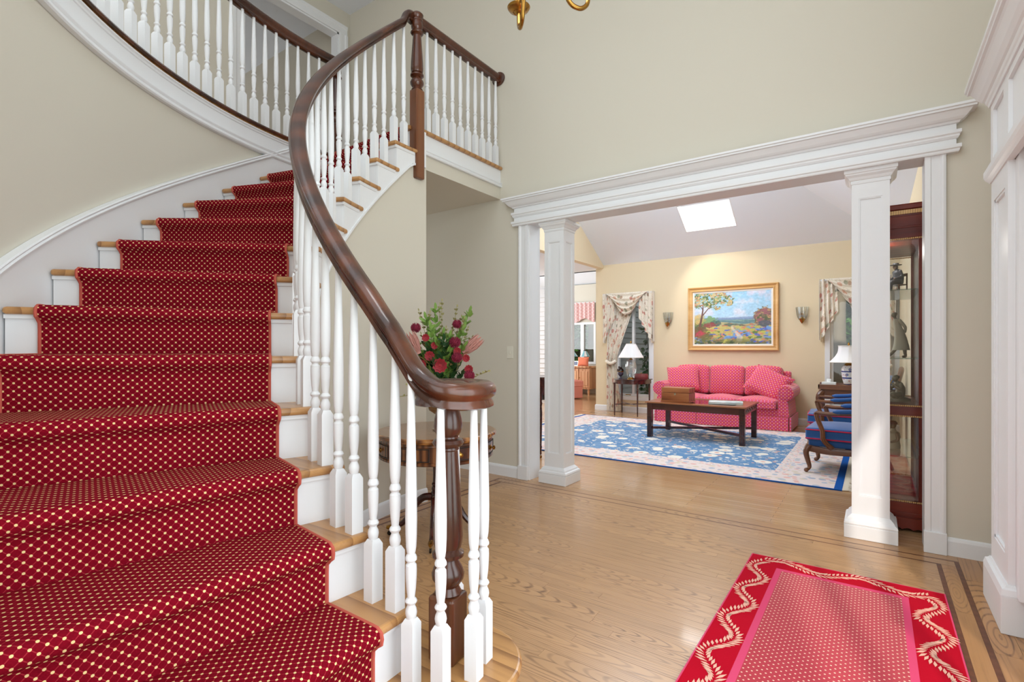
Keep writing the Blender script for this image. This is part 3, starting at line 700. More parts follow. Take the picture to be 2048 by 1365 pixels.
# ---- rear room
YF = 12.7
struct(O('ceiling_rear', MB().box(-10.5,XG-.13,4.22,9.6,2.82,2.95).prism_m([(9.6,2.82),(9.6,3.7),(11.2,3.8),(12.9,2.95),(12.9,3.1),(11.2,3.95),(9.5,3.85),(9.5,2.82)],-10.5,-4.43,lambda p,q,a:(a,p,q)), M['ceil']), 'white ceiling of the rear room', 'ceiling')
FX0,FX1,FZ0,FZ1 = -7.9,-6.2,.80,1.95
wm = MB().box(-10.5,FX0,YF,YF+.15,0,3.0).box(FX1,-4.4,YF,YF+.15,0,3.0).box(FX0,FX1,YF,YF+.15,0,FZ0).box(FX0,FX1,YF,YF+.15,FZ1,3.0)
wm.box(-4.56,-4.43,YB+.16,YF,0,3.6).box(-10.6,-10.5,4.0,YF,0,3.0)
struct(O('wall_rear', wm, M['cream']), 'cream walls of the rear room behind the living room', 'wall')
f = MB()
for (a,b_,z0,z1) in ((FX0,FX0+.06,FZ0,FZ1),(FX1-.06,FX1,FZ0,FZ1),(FX0+.06,FX1-.06,FZ1-.06,FZ1),(FX0+.06,FX1-.06,FZ0,FZ0+.06),(-7.16,-7.06,FZ0+.06,FZ1-.06),(-6.66,-6.56,FZ0+.06,FZ1-.06)): f.box(a,b_,YF-.02,YF+.08,z0,z1)
wo = O('window_6', f, M['white']); struct(wo, 'white framed window of the rear room under a pink valance', 'window')
O('pane', MB().box(FX0+.05,FX1-.05,YF+.03,YF+.034,FZ0+.05,FZ1-.05), M['glass'], wo)

# ================================================================== STAIRCASE
RI, RO = 1.592, 2.715
st = thing('staircase', (CX,CY-1.5,0), 'curved white staircase with oak treads, turned balusters and mahogany handrail', 'staircase')
def tpt(r, th, s):      # point s metres behind (uphill of) the radial line th
    a = R_(th); return (CX+r*math.cos(a)+s*math.sin(a), CY+r*math.sin(a)-s*math.cos(a))
NV = (-1.15,1.255)      # bottom newel
for n in range(1,15):
    t1, t2 = th_n(n), th_n(n+1)
    ib = [tpt(RI, lerp(t1,t2,k/4), .05*k/4) for k in range(5)]; ob = [tpt(RO, lerp(t1,t2,k/4), .05*k/4) for k in range(5)]
    poly = ib+ob[::-1]
    mb = MB()
    if n == 1:          # curtail step: rounded end wrapping the newel
        c0 = [(NV[0]+.245*math.cos(R_(a)), NV[1]+.245*math.sin(R_(a))) for a in range(-40,171,10)]
        poly = [tpt(RO,t1,0)]+[tpt(1.75,t1,0)]+c0+[tpt(1.64,268,0)]+[tpt(RO,268,0)]
    mb.prism(poly, n*RZ-.030, n*RZ)
    O('tread', mb, M['oak_tread'], st, bevel=.0125, seg=3, world=True)
    # riser with cove moulding
    if n > 1:
        rp = [tpt(1.622,t1,.030),tpt(RO,t1,.030),tpt(RO,t1,.048),tpt(1.622,t1,.048)]
        mb = MB().prism(rp,(n-1)*RZ,n*RZ-.030)
        mb.prism([tpt(1.612,t1,.018),tpt(RO,t1,.018),tpt(RO,t1,.03),tpt(1.612,t1,.03)], n*RZ-.046, n*RZ-.030)
    else:
        c0 = [(NV[0]+.212*math.cos(R_(a)), NV[1]+.212*math.sin(R_(a))) for a in range(-40,171,10)]
        mb = MB().prism([tpt(RO,t1,.03),tpt(1.75,t1,.03)]+c0+[tpt(1.64,268,0),tpt(RO,268,0)],0,RZ-.03)
    O('riser', mb, M['white'], st, world=True)
t1 = th_n(15)
O('riser', MB().prism([tpt(1.622,t1,.03),tpt(RO,t1,.03),tpt(RO,t1,.048),tpt(1.622,t1,.048)],14*RZ,Z2-.03), M['white'], st, world=True)
O('landing_nosing', MB().prism([tpt(RI+.10,t1,0),tpt(RO,t1,0),tpt(RO,t1,.09),tpt(RI+.10,t1,.09)],Z2-.030,Z2+.001), M['oak_tread'], st, bevel=.0125, seg=3, world=True)
# open (inner) stringer: stepped top, sloping bottom
mb = MB()
for n in range(1,16):
    ta = th_n(n)-1.1; tb_ = th_n(n+1)-1.1 if n < 15 else 174.2; zt = n*RZ-.03 if n < 15 else Z2-.03
    K = 6
    for i in range(K):
        a, b_ = lerp(ta,tb_,i/K), lerp(ta,tb_,(i+1)/K)
        za, zb = max(0,min(zline(a)-SB,2.66)), max(0,min(zline(b_)-SB,2.66))
        if za >= zt: continue
        mb.add([pol(1.612,a,za),pol(1.612,b_,zb),pol(1.612,b_,zt),pol(1.612,a,zt),pol(1.640,a,za),pol(1.640,b_,zb),pol(1.640,b_,zt),pol(1.640,a,zt)],
               [(0,1,2,3),(7,6,5,4),(0,4,5,1),(1,5,6,2),(2,6,7,3),(3,7,4,0)])
O('open_stringer', mb, M['white'], st, smooth=True, ang=20, world=True)
# cove under each tread return on the stringer face
for n in range(2,15):
    ta, tb_ = th_n(n)-.4, th_n(n+1)-.3
    O('return_moulding', ring([(1.600,n*RZ-.030),(1.612,n*RZ-.030),(1.612,n*RZ-.048),(1.607,n*RZ-.046)],ta,tb_,5), M['white'], st, world=True)
# soffit bead at the bottom of the stringer
bd = [pol(1.622,lerp(262,175,i/50),min(max(.02,zline(lerp(262,175,i/50))-SB),2.66)) for i in range(51)]
O('stringer_bead', MB().sweep(bd,[(-.016,-.012),(.016,-.012),(.016,.006),(-.016,.006)]), M['white'], st, world=True)
# closed wall stringer (skirt) with cap
def skirt_top(th): return zline(th)+.155
mb = MB(); N_ = 70; pts = []
for i in range(N_+1):
    th = lerp(284,178.5,i/N_); zt = min(skirt_top(th), 3.0); zb = max(0, zt-.42)
    for r in (WR-.022, WR): mb.v += [pol(r,th,zb),pol(r,th,zt)]
    pts.append(pol(WR-.016,th,zt))
for i in range(N_):
    q=4*i; mb.f += [(q,q+4,q+5,q+1),(q+2,q+3,q+7,q+6),(q+1,q+5,q+7,q+3),(q,q+2,q+6,q+4)]
O('wall_stringer', mb, M['white'], st, smooth=True, world=True)
O('stringer_cap', MB().sweep([p for p in pts if p[2] < 2.98],[(-.014,-.028),(.020,-.028),(.022,-.020),(.016,-.012),(.022,-.002),(.018,.006),(-.014,.006)]), M['white'], st, smooth=True, world=True)

# ---- balusters
def baluster_mesh(H, blk=.197, name='baluster'):
    b = .0215; mb = MB()
    q = [(-b,-b),(b,-b),(b,b),(-b,b)]; c = .0135
    mb.add([(x,y,0) for x,y in q]+[(x,y,blk-.012) for x,y in q]+[(x*c/b,y*c/b,blk+.004) for x,y in q],
           [(0,3,2,1),(0,1,5,4),(1,2,6,5),(2,3,7,6),(3,0,4,7),(4,5,9,8),(5,6,10,9),(6,7,11,10),(7,4,8,11),(8,9,10,11)])
    pr = [(.0125,0),(.0165,.012),(.0182,.022),(.0165,.032),(.0125,.041),(.0118,.046),(.0160,.050),(.0185,.056),(.0160,.062),(.0115,.067),(.0120,.074),
          (.0148,.095),(.0168,.125),(.0176,.150),(.0168,.166),(.0120,.172),(.0125,.176),(.0178,.182),(.0182,.188),(.0150,.196),(.0118,.201),(.0135,.206),(.0160,.222),(.0178,.262),(.0183,.310)]
    top = H-blk
    for k in range(1,7):
        t = k/6; pr.append((lerp(.0183,.0108,sstep(0,1,t)**.9), lerp(.310,top,t)))
    mb.lathe(pr,(0,0,blk),14)
    return mesh_from(name, mb, M['white'], True, ang=32)
def rail_top(th): return zline(th)+.872
RH = .078
RB = 1.652
bal_s = baluster_mesh(.872+.164*RZ-RH+.02, name='baluster_short'); bal_t = baluster_mesh(.872+.657*RZ-RH+.02, name='baluster_tall')
for n in range(2,15):
    for me, da in ((bal_s,1.55),(bal_t,5.15)):
        th = th_n(n)-da; o = link('baluster', me, st, True); o.location = pol(RB,th,n*RZ); o.rotation_euler = (0,0,R_(th))
for (x,y,zt) in ((-1.152,1.092,1.150),(-1.052,1.116,1.062),(-1.012,1.222,1.06),(-1.048,1.316,1.06),(-1.205,1.352,1.06)):
    o = link('baluster', baluster_mesh(zt-RZ, name='baluster_volute'), st, True); o.location = (x,y,RZ); o.rotation_euler = (0,0,R_(8))
# ---- newels
def newel_prof(z0, z1):
    """turned part between z0 and z1 (1 = full)"""
    L = z1-z0
    base = [(.036,0),(.041,.012),(.036,.03),(.030,.045),(.034,.055),(.0445,.085),(.046,.11),(.040,.14),(.030,.168),(.027,.18),(.034,.186),(.0445,.198),(.0445,.215),(.034,.228),(.031,.236),(.037,.242),(.040,.26),
            (.042,.30),(.039,.42),(.034,.56),(.029,.70),(.0275,.735),(.031,.742),(.030,.752),(.040,.762),(.0445,.776),(.040,.792),(.030,.80),(.029,.808),(.037,.83),(.0405,.86),(.038,.90),(.031,.95),(.027,1.0)]
    return [(r*(1.18 if z > .03 else 1.1), z0+z*L) for r, z in base]
def newel(x, y, z0, zb, zt, name, ang=0, hb=.044):
    t = O(name, MB().box(-hb,hb,-hb,hb,0,zb-z0), M['newelwood'], st, bevel=.010, seg=2, world=True); t.location = (x,y,z0); t.rotation_euler = (0,0,ang)
    p = O('turned_shaft', MB().lathe(newel_prof(zb-z0-.004, zt-z0),(0,0,0),22), M['mahog'], t, smooth=True, ang=30)
    return t
newel(NV[0],NV[1],RZ,RZ+.215,1.105-.05,'volute_newel',R_(8),.048)
LN = (-2.938,2.848)
newel(LN[0],LN[1],2.555,3.255,3.84,'landing_newel',R_(2),.043)
# ---- handrail (moulded profile swept along stair, goose-neck to the landing, volute at the foot)
w_ = .033
PROF = [(a*1.14,b*1.05) for a,b in [(-.020,-.078),(.020,-.078),(.026,-.074),(.026,-.064),(.020,-.056),(.021,-.050),(.030,-.043),(.0335,-.030),(.0325,-.018),(.025,-.006),(.012,0),(-.012,0),(-.025,-.006),(-.0325,-.018),(-.0335,-.030),(-.030,-.043),(-.021,-.050),(-.020,-.056),(-.026,-.064),(-.026,-.074)]]
ZV = 1.115
path = []
for i in range(90):
    th = lerp(183.0,272.0,i/89); z = rail_top(th)
    path.append(pol(RB,th,z))
ctrl = [(path[-1][0],path[-1][1],path[-1][2])]
ease = []
for th in (274.0,276.0,278.2): 
    l_ = rail_top(th); ease.append(pol(RB,th,{274.0:1.236,276.0:1.168,278.2:1.130}[th]))
# blend the easing back into the straight run
P2 = []
for p, th in zip(path,[lerp(183.0,272.0,i/89) for i in range(90)]):
    l_ = p[2]; P2.append((p[0],p[1],l_-.012*sstep(268,272,th)))
vol = [(-1.022,1.150,ZV+.003),(-1.008,1.225,ZV),(-1.030,1.298,ZV),(-1.085,1.352,ZV),(-1.155,1.368,ZV),(-1.222,1.338,ZV),(-1.245,1.272,ZV),(-1.220,1.208,ZV),(-1.165,1.192,ZV)]
tail = bez([P2[-1]]+ease+vol, 8)
full = P2+[tuple(p) for p in tail[1:]]
goose = [(-2.972,2.872,3.868),(-2.970,2.830,3.868),(-2.966,2.790,3.866),(-2.962,2.752,3.846),(-2.959,2.715,3.775)]
g = bez(goose+[P2[0],P2[1]],6)[:-7]
full = [tuple(p) for p in g]+full[1:]
hr = O('handrail', MB().sweep(full, PROF), M['mahog'], st, smooth=True, ang=50, world=True)
O('volute_cap', MB().lathe([(.001,-.085),(.055,-.085),(.062,-.078),(.062,-.066),(.055,-.058),(.060,-.050),(.074,-.042),(.078,-.028),(.074,-.012),(.050,-.002),(.001,.001)],(NV[0],NV[1],ZV),28), M['mahog'], hr, smooth=True).matrix_parent_inverse = Matrix.Identity(4)
O('newel_cap', MB().lathe([(.001,-.08),(.036,-.08),(.045,-.07),(.045,-.06),(.038,-.05),(.048,-.035),(.050,-.02),(.036,-.004),(.001,0)],(LN[0],LN[1],3.868),22), M['mahog'], hr, smooth=True)

# ---- landing balustrade (balcony)
bl = thing('landing_balustrade', (-2.965,3.42,Z2), 'straight landing balustrade with white balusters from the newel to the wall', 'balustrade')
bal_b = baluster_mesh(.90-RH+.02-.002, name='baluster_level')
NBAL = 10
for k in range(NBAL):
    o = link('baluster', bal_b, bl, True); o.location = (-2.965, lerp(2.985,3.905,k/(NBAL-1)), Z2+.002)
O('handrail', MB().sweep([(-2.965,2.88,3.868),(-2.965,3.3,3.868),(-2.965,YW-.02,3.868)],PROF), M['mahog'], bl, smooth=True, ang=50, world=True)
O('wall_rosette', MB().lathe([(.001,0),(.07,0),(.074,.006),(.070,.016),(.055,.022),(.001,.022)],(0,0,0),24,m=lambda x,y,z:(-2.965+x,YW-z,3.83+y*.9)), M['mahog'], bl, smooth=True, world=True)
# ---- gallery balustrade on the curved wall
gl = thing('gallery_balustrade', pol(WR,205,Z2), 'curved gallery balustrade upstairs with white balusters and dark handrail', 'balustrade')
bal_g = baluster_mesh(.93-RH+.005, name='baluster_gallery')
sh_ = [(WR-.048,Z2-.012),(WR-.052,Z2+.004),(WR-.046,Z2+.016),(WR-.02,Z2+.02),(WR+.04,Z2+.02),(WR+.04,Z2-.0)]
O('shoe_rail', ring(sh_,177.5,268,70), M['mahog'], gl, smooth=True, world=True)
k = 0; th = 180.6
while th < 262:
    o = link('baluster', bal_g, gl, True); o.location = pol(WR+.0,th,Z2+.016); o.rotation_euler = (0,0,R_(th)); th += 2.22
O('handrail', MB().sweep([pol(WR,lerp(176.5,266,i/70),Z2+.93) for i in range(71)],PROF), M['mahog'], gl, smooth=True, ang=50, world=True)
t = O('gallery_newel', MB().box(-.04,.04,-.04,.04,0,.30), M['mahog'], gl, bevel=.008, world=True); t.location = pol(WR,177.0,Z2)
O('turned_shaft', MB().lathe(newel_prof(.296,.88),(0,0,0),20), M['mahog'], t, smooth=True)

# ---- stair runner
ru = thing('stair_runner', (CX,CY-2.1,RZ), 'red stair runner with small cream dots down the middle of the steps', 'carpet')
def runner_piece(n, r0=1.772, r1=2.60, NRr=15):
    t1, t2 = th_n(n), th_n(n+1); h_ = .011; z = n*RZ
    prof = []       # (mode, s, z, v)
    if n > 1 or True: prof += [('f',.030-h_,(n-1)*RZ+h_*.6), ('f',.030-h_,z-.085), ('f',.028-h_,z-.06), ('f',.012-h_,z-.044), ('f',-.004-h_,z-.034)]
    prof += [('f',-.007-h_,z-.018),('f',-.004-h_,z-.002),('f',.006-h_*.5,z+h_*.8),('f',.022,z+h_)]
    if n < 15: prof += [('m',.5,z+h_),('b',.028-h_,z+h_)]
    else: prof += [('f',.085,z+h_)]
    mb = MB(); uv = []; m = len(prof)
    for i in range(NRr):
        r = lerp(r0,r1,i/(NRr-1)); v = n*1.7; prev = None
        for (md,s,zz) in prof:
            if md == 'f': p = tpt(r,t1,s)
            elif md == 'm':
                a_ = tpt(r,t1,.022); b_ = tpt(r,t2,.019); p = (lerp(a_[0],b_[0],s),lerp(a_[1],b_[1],s))
            else: p = tpt(r,t2,s)
            q = Vector((p[0],p[1],zz))
            if prev is not None: v += (q-prev).length
            prev = q; mb.v.append(tuple(q)); uv.append((r-r0+.007, v))
    for i in range(NRr-1):
        for k in range(m-1): mb.f.append((i*m+k,(i+1)*m+k,(i+1)*m+k+1,i*m+k+1))
    o = O('carpet_step', mb, M['runner'], ru, smooth=True, uvs=uv, world=True, ang=60)
    for i in (0,NRr-1):
        e = [Vector(mb.v[i*m+k]) for k in range(m)]
        a = R_((t1+t2)/2); off = Vector((math.cos(a),math.sin(a),0))*(.003 if i else -.003)
        O('binding', MB().tube([p+off-Vector((0,0,.003)) for p in e], .0065, 6), M['binding'], o, smooth=True)
for n in range(1,16): runner_piece(n)

# ================================================================== FOYER OBJECTS
# ---- round drum table
TX, TY = -2.343, 2.445
dtb = thing('drum_table', (TX,TY,0), 'round mahogany drum table with small drawers beside the stair', 'table', rz=R_(20))
TR = .392
O('table_top', MB().lathe([(.001,.690),(TR-.012,.690),(TR,.684),(TR+.002,.672),(TR-.004,.660),(TR-.016,.655),(.001,.655)],(0,0,0),64), M['burl'], dtb, smooth=True, ang=25)
O('drum', MB().lathe([(.001,.656),(TR-.022,.656),(TR-.024,.648),(TR-.022,.640),(TR-.028,.636),(TR-.028,.548),(TR-.022,.544),(TR-.022,.532),(TR-.03,.526),(.001,.526)],(0,0,0),64), M['burl_d'], dtb, smooth=True, ang=25)
ND = 8
for k in range(ND):
    a0 = 2*PI*k/ND; aw = PI/ND*.80
    def bx(da, r, z): return (r*math.cos(a0+da), r*math.sin(a0+da), z)
    r0 = TR-.030; mb = MB(); m_ = 8
    for i in range(m_+1):
        d_ = lerp(-aw,aw,i/m_)
        for (r,z) in ((r0,.552),(r0+.007,.552),(r0+.007,.634),(r0,.634)): mb.v.append(bx(d_,r,z))
    for i in range(m_):
        for q in range(4): mb.f.append((4*i+q,4*i+4+q,4*i+4+(q+1)%4,4*i+(q+1)%4))
    mb.f += [(0,1,2,3),(4*m_+3,4*m_+2,4*m_+1,4*m_)]
    d = O('drawer', mb, M['burl_d'], dtb, smooth=True, ang=30)
    fr_ = MB()
    for zz in (.557,.629): fr_.tube([bx(lerp(-aw,aw,i/8)*.95,r0+.008,zz) for i in range(9)],.0028,6)
    for sg in (-1,1): fr_.tube([bx(sg*aw*.95,r0+.008,.557),bx(sg*aw*.95,r0+.008,.629)],.0028,6)
    O('ebony_bead', fr_, M['dark'], d, smooth=True)
    kn = MB(); c = Vector(bx(0,r0+.008,.592)); u = Vector((math.cos(a0),math.sin(a0),0))
    kn.tube([c,c+u*.004,c+u*.008,c+u*.018,c+u*.022,c+u*.030,c+u*.034],[.016,.016,.006,.005,.013,.013,.004],12)
    O('knob', kn, M['brass'], d, smooth=True)
O('pedestal', MB().lathe([(.05,.526),(.05,.515),(.024,.505),(.022,.40),(.024,.345),(.03,.34),(.031,.33),(.025,.322),(.032,.312),(.033,.30),(.027,.292),(.036,.28),(.037,.20),(.032,.15),(.018,.135),(.018,.12),(.006,.105),(.001,.10)],(0,0,0),20), M['mahog_d'], dtb, smooth=True, ang=30)
for k in range(4):
    a = PI/2*k+.30
    pp = [(.03,0,.25),(.085,0,.245),(.135,0,.20),(.175,0,.13),(.225,0,.075),(.285,0,.052)]
    leg = bez([(x*math.cos(a),x*math.sin(a),z) for x,_,z in pp],5)
    lg = O('leg', MB().tube(leg,[lerp(.026,.015,i/(len(leg)-1)) for i in range(len(leg))],8), M['mahog_d'], dtb, smooth=True)
    e = leg[-1]; u = Vector((math.cos(a),math.sin(a),0))
    O('brass_paw', MB().tube([e-u*.01,e+u*.015,e+u*.04],[.018,.018,.010],8).tube([e+u*.02-Vector((0,0,.01)),e+u*.02-Vector((0,0,.028))],.006,6), M['brass'], lg, smooth=True)
    wh = e+u*.02; sd = Vector((-u.y,u.x,0))
    O('caster', MB().tube([(wh.x-sd.x*.006,wh.y-sd.y*.006,.0155),(wh.x+sd.x*.006,wh.y+sd.y*.006,.0155)],.015,12), M['darkmetal'], lg, smooth=True)

# ---- flower arrangement
fa = thing('flower_arrangement', (TX+.03,TY+.02,.690), 'silk flower arrangement of red roses and proteas in a glass compote', 'flowers')
O('compote', MB().lathe([(.001,0),(.062,0),(.064,.008),(.03,.016),(.014,.03),(.012,.07),(.018,.09),(.05,.105),(.085,.13),(.10,.165),(.104,.18),(.098,.18),(.08,.14),(.04,.115),(.001,.11)],(0,0,0),24), M['silver'], fa, smooth=True)
rs = random.Random(3)
O('moss', MB().ball((0,0,.17),.088,12,8,(1,1,.55)), M['leafd'], fa, smooth=True)
def leafquad(mb, p, d, n, L, W):
    d = Vector(d).normalized(); n = Vector(n); s_ = d.cross(n); s_ = s_.normalized() if s_.length > 1e-5 else d.orthogonal().normalized(); up = s_.cross(d)
    p = Vector(p); b = len(mb.v)
    mb.v += [tuple(p), tuple(p+d*L*.35+s_*W/2+up*L*.06), tuple(p+d*L*.75+s_*W*.36+up*L*.05), tuple(p+d*L), tuple(p+d*L*.75-s_*W*.36+up*L*.05), tuple(p+d*L*.35-s_*W/2+up*L*.06), tuple(p+d*L*.5)]
    mb.f += [(b,b+1,b+6),(b+1,b+2,b+6),(b+2,b+3,b+6),(b+3,b+4,b+6),(b+4,b+5,b+6),(b+5,b,b+6)]
IR = Vector((math.cos(R_(CAMYAW)),math.sin(R_(CAMYAW)),0)); IF = Vector((-math.sin(R_(CAMYAW)),math.cos(R_(CAMYAW)),0))
def loc_(r, f, z): return IR*r+IF*f+Vector((0,0,z))      # arrangement drawn in plan axes: r along the view's right
def sprig(tip, col, nm, leafL, leafW, step=.03, base=(0,0,.18)):
    b0 = Vector(base); t_ = Vector(tip); mid = (b0+t_)/2+Vector((rs.uniform(-.02,.02),rs.uniform(-.02,.02),.03))
    pth = bez([b0,mid,t_],8); mb = MB().tube(pth,.0018,5); L = (t_-b0).length; n = max(3,int(L*.72/step))
    for i in range(n):
        q = pth[min(len(pth)-2,int(len(pth)*(.26+.74*i/n)))]; 
        for sg in (0,1):
            a = rs.uniform(0,2*PI); d = (t_-b0).normalized()+Vector((math.cos(a),math.sin(a),rs.uniform(-.3,.5)))*1.2
            leafquad(mb,q,d,(rs.uniform(-1,1),rs.uniform(-1,1),1),leafL*rs.uniform(.7,1.1),leafW)
    leafquad(mb,t_,(t_-mid),(1,0,.3),leafL,leafW)
    return O(nm, mb, col, fa)
# tall sprigs (r, z above table)
for (r,f,z) in ((-.02,.05,.82),(-.10,.0,.72),(.12,.06,.74),(.17,-.02,.66),(-.22,.05,.55),(.30,.0,.38),(-.20,-.1,.30),(-.26,-.06,.22),(.06,.1,.68),(-.16,.05,.78),(.0,.0,.84),(.10,-.02,.80),(-.07,-.05,.76),(.15,-.06,.72),(-.12,-.08,.62),(.04,-.1,.66),(.2,-.05,.6)):
    sprig(loc_(r,f,z), M['leafo'], 'eucalyptus_sprig', .022, .014, .016)
for (r,f,z) in ((-.04,-.02,.78),(-.10,-.04,.72),(.18,-.04,.76),(.14,-.05,.66),(-.20,-.05,.56),(.02,-.1,.62),(.06,-.1,.60),(-.06,-.1,.66),(.0,-.12,.56),(.15,-.1,.54),(-.13,-.1,.52),(.05,-.14,.5)):
    sprig(loc_(r,f,z), M['leafg'], 'green_spray', .055, .032, .022)
for i in range(30):
    a = rs.uniform(0,2*PI); r = rs.uniform(.05,.2); sprig(loc_(r*math.cos(a),r*math.sin(a)*.8-.04,rs.uniform(.3,.58)), M['leafd'] if i%3 else M['leafg'], 'leaf_stem', .06, .038, .03)
for i in range(7):
    a = rs.uniform(0,2*PI); r = rs.uniform(.1,.18); mb = MB(); p = loc_(r*math.cos(a),-.08,rs.uniform(.38,.52))
    leafquad(mb,p,loc_(math.cos(a),-.2,.4),(0,0,1),.09,.045); O('dried_leaf', mb, M['driedleaf'], fa)
def bloom(p, r, mat, nm, petals=22, lay=4):
    mb = MB(); p = Vector(p)
    for l in range(lay):
        m_ = 4+l*2; rr = r*(.28+.72*l/(lay-1))
        for k in range(m_):
            a = 2*PI*(k+l*.5)/m_; out = IR*math.cos(a)*1.0+Vector((0,0,1))*math.sin(a)-IF*(1.15-.75*l/(lay-1)); leafquad(mb,p+IF*.0,out,-IF,rr,rr*.95)
    mb.ball(p,r*.3,8,6); return O(nm, mb, mat, fa)
bloom(loc_(.01,-.15,.425),.052,M['rose'],'rose'); bloom(loc_(-.055,-.15,.485),.036,M['rose'],'rose'); bloom(loc_(-.11,-.13,.43),.036,M['rose'],'rose')
bloom(loc_(-.085,-.12,.60),.028,M['rose'],'rose_bud'); bloom(loc_(.115,-.13,.515),.028,M['rose'],'rose_bud'); bloom(loc_(.17,-.12,.47),.028,M['rose'],'rose_bud'); bloom(loc_(.185,-.1,.40),.032,M['rose'],'rose_bud'); bloom(loc_(-.03,-.12,.55),.026,M['rose'],'rose_bud')
def thistle(p, r):
    mb = MB(); p = Vector(p); mb.ball(p,r*.62,10,8)
    for i in range(90):
        z = 1-2*(i+.5)/90; a = i*2.39996; d = Vector((math.sqrt(1-z*z)*math.cos(a),math.sqrt(1-z*z)*math.sin(a),z)); leafquad(mb,p+d*r*.5,d,(d.y,-d.x,.3),r*.5,r*.2)
    O('thistle_bloom', mb, M['thistle'], fa)
thistle(loc_(-.16,-.06,.665),.036); thistle(loc_(.105,-.05,.69),.033); thistle(loc_(.10,-.13,.57),.040); thistle(loc_(.115,-.16,.475),.037); thistle(loc_(.19,-.12,.36),.038)
def protea(p, d, L):
    mb = MB(); p = Vector(p); d = Vector(d).normalized()
    s1 = d.orthogonal().normalized(); s2 = d.cross(s1)
    for l in range(4):
        for k in range(10):
            a = 2*PI*(k+l*.5)/10; o_ = s1*math.cos(a)+s2*math.sin(a); leafquad(mb,p+o_*L*(.10+.04*l)+d*L*.1*l,d*1.0+o_*(.22-.07*l),o_,L*(.62+.08*l),L*.17)
    mb.tube([p,p+d*L*.75],[L*.15,L*.06],8); O('protea', mb, M['protea'], fa)
protea(loc_(-.13,-.12,.50),(-IR*.4+Vector((0,0,1))-IF*.25),.13); protea(loc_(.15,-.08,.50),(IR*.8+Vector((0,0,.75))),.135)
# ---- light switch, outlets
def plate(name, p, m, label, cat, tog):
    t = thing(name, p, label, cat)
    O('plate', MB().prism_m([(-.036,-.058),(.036,-.058),(.036,.058),(-.036,.058)],0,.006,m), M['plastic'], t, bevel=.002)
    if tog: O('toggle', MB().prism_m([(-.006,-.013),(.006,-.013),(.006,.013),(-.006,.013)],.006,.014,m), M['plastic'], t, bevel=.002)
    else:
        for zz in (-.024,.024):
            O('socket', MB().lathe([(.001,.006),(.015,.006),(.015,.008),(.001,.008)],(0,0,0),14,m=lambda x,y,z: m(x,y+zz,z)), M['plastic'], t)
            for xx in (-.005,.005): O('slot', MB().prism_m([(xx-.0013,zz-.005),(xx+.0013,zz-.005),(xx+.0013,zz+.005),(xx-.0013,zz+.005)],.008,.0086,m), M['dark'], t)
plate('light_switch', (-2.83,YW,1.185), lambda p,q,a: (p,-a,q), 'ivory toggle switch plate on the wall left of the column', 'switch', True)
q_ = pol(1.632,183.4); aa = R_(183.4)
plate('wall_outlet', (q_[0],q_[1],.38), lambda p,q,a: (-math.cos(aa)*a-math.sin(aa)*p, -math.sin(aa)*a+math.cos(aa)*p, q), 'ivory wall outlet on the curved wall under the stair', 'outlet', False)
# ---- foyer rug
RX0,RX1,RY0,RY1 = -.590,.286,1.30,3.29
rg = thing('entry_rug', ((RX0+RX1)/2,(RY0+RY1)/2,0), 'red entry rug with cream dots and a leafy garland border', 'rug')
bw = .150; bi = bw+.028
def rect(x0,x1,y0,y1,z0,z1): return MB().box(x0,x1,y0,y1,z0,z1)
def uvbox(mb): return [(v[0],v[1]) for v in mb.v]
m_ = rect(RX0+bi,RX1-bi,RY0+bi,RY1-bi,0,.0095); O('dotted_field', m_, M['rugdot'], rg, uvs=uvbox(m_), world=True)
def frame(x0,x1,y0,y1,w,z): return MB().box(x0,x1,y0,y0+w,0,z).box(x0,x1,y1-w,y1,0,z).box(x0,x0+w,y0+w,y1-w,0,z).box(x1-w,x1,y0+w,y1-w,0,z)
O('pink_band', frame(RX0+bw,RX1-bw,RY0+bw,RY1-bw,bi-bw,.0098), M['rugpink'], rg, world=True)
O('border', frame(RX0+.006,RX1-.006,RY0+.006,RY1-.006,bw-.006,.0095), M['rugred'], rg, world=True)
O('edge_binding', frame(RX0,RX1,RY0,RY1,.006,.0092), M['rugpink'], rg, world=True)
gm = MB(); rs2 = random.Random(5)
def garland(p0, p1, nwave):
    p0 = Vector((*p0,.0102)); p1 = Vector((*p1,.0102)); d = (p1-p0); L = d.length; d.normalize(); s_ = Vector((-d.y,d.x,0)); A = bw*.25
    def pt(t): return p0+d*(L*t)+s_*(A*math.sin(2*PI*nwave*t))
    K = int(nwave*19)
    for i in range(K):
        t = (i+.5)/K; p = pt(t); tg = (pt(t+.004)-pt(t-.004)).normalized(); nr = Vector((-tg.y,tg.x,0))
        for sg in (-1,1):
            dd = tg*.85+nr*sg*.75; Lf = .046*rs2.uniform(.75,1.15); W = .0125; dd.normalize(); ss = Vector((-dd.y,dd.x,0))
            b = len(gm.v); q0 = p+nr*sg*.003
            gm.v += [tuple(q0+tg*rs2.uniform(-.004,.004)),tuple(q0+dd*Lf*.5+ss*W*.62),tuple(q0+dd*Lf+ss*.003),tuple(q0+dd*Lf*.5-ss*W*.38)]
            gm.v += [tuple(Vector(v)+Vector((0,0,.0012))) for v in gm.v[b:b+4]]
            gm.f += [(b+4,b+5,b+6,b+7),(b,b+1,b+5,b+4),(b+1,b+2,b+6,b+5),(b+2,b+3,b+7,b+6),(b+3,b,b+4,b+7)]
hb = bw/2
garland((RX0+hb*.9,RY1-hb),(RX1-hb*.9,RY1-hb),2.0); garland((RX0+hb,RY0+hb),(RX0+hb,RY1-hb*1.3),5.5); garland((RX1-hb,RY1-hb*1.3),(RX1-hb,RY0+hb),5.5); garland((RX0+hb,RY0+hb),(RX1-hb,RY0+hb),2.0)
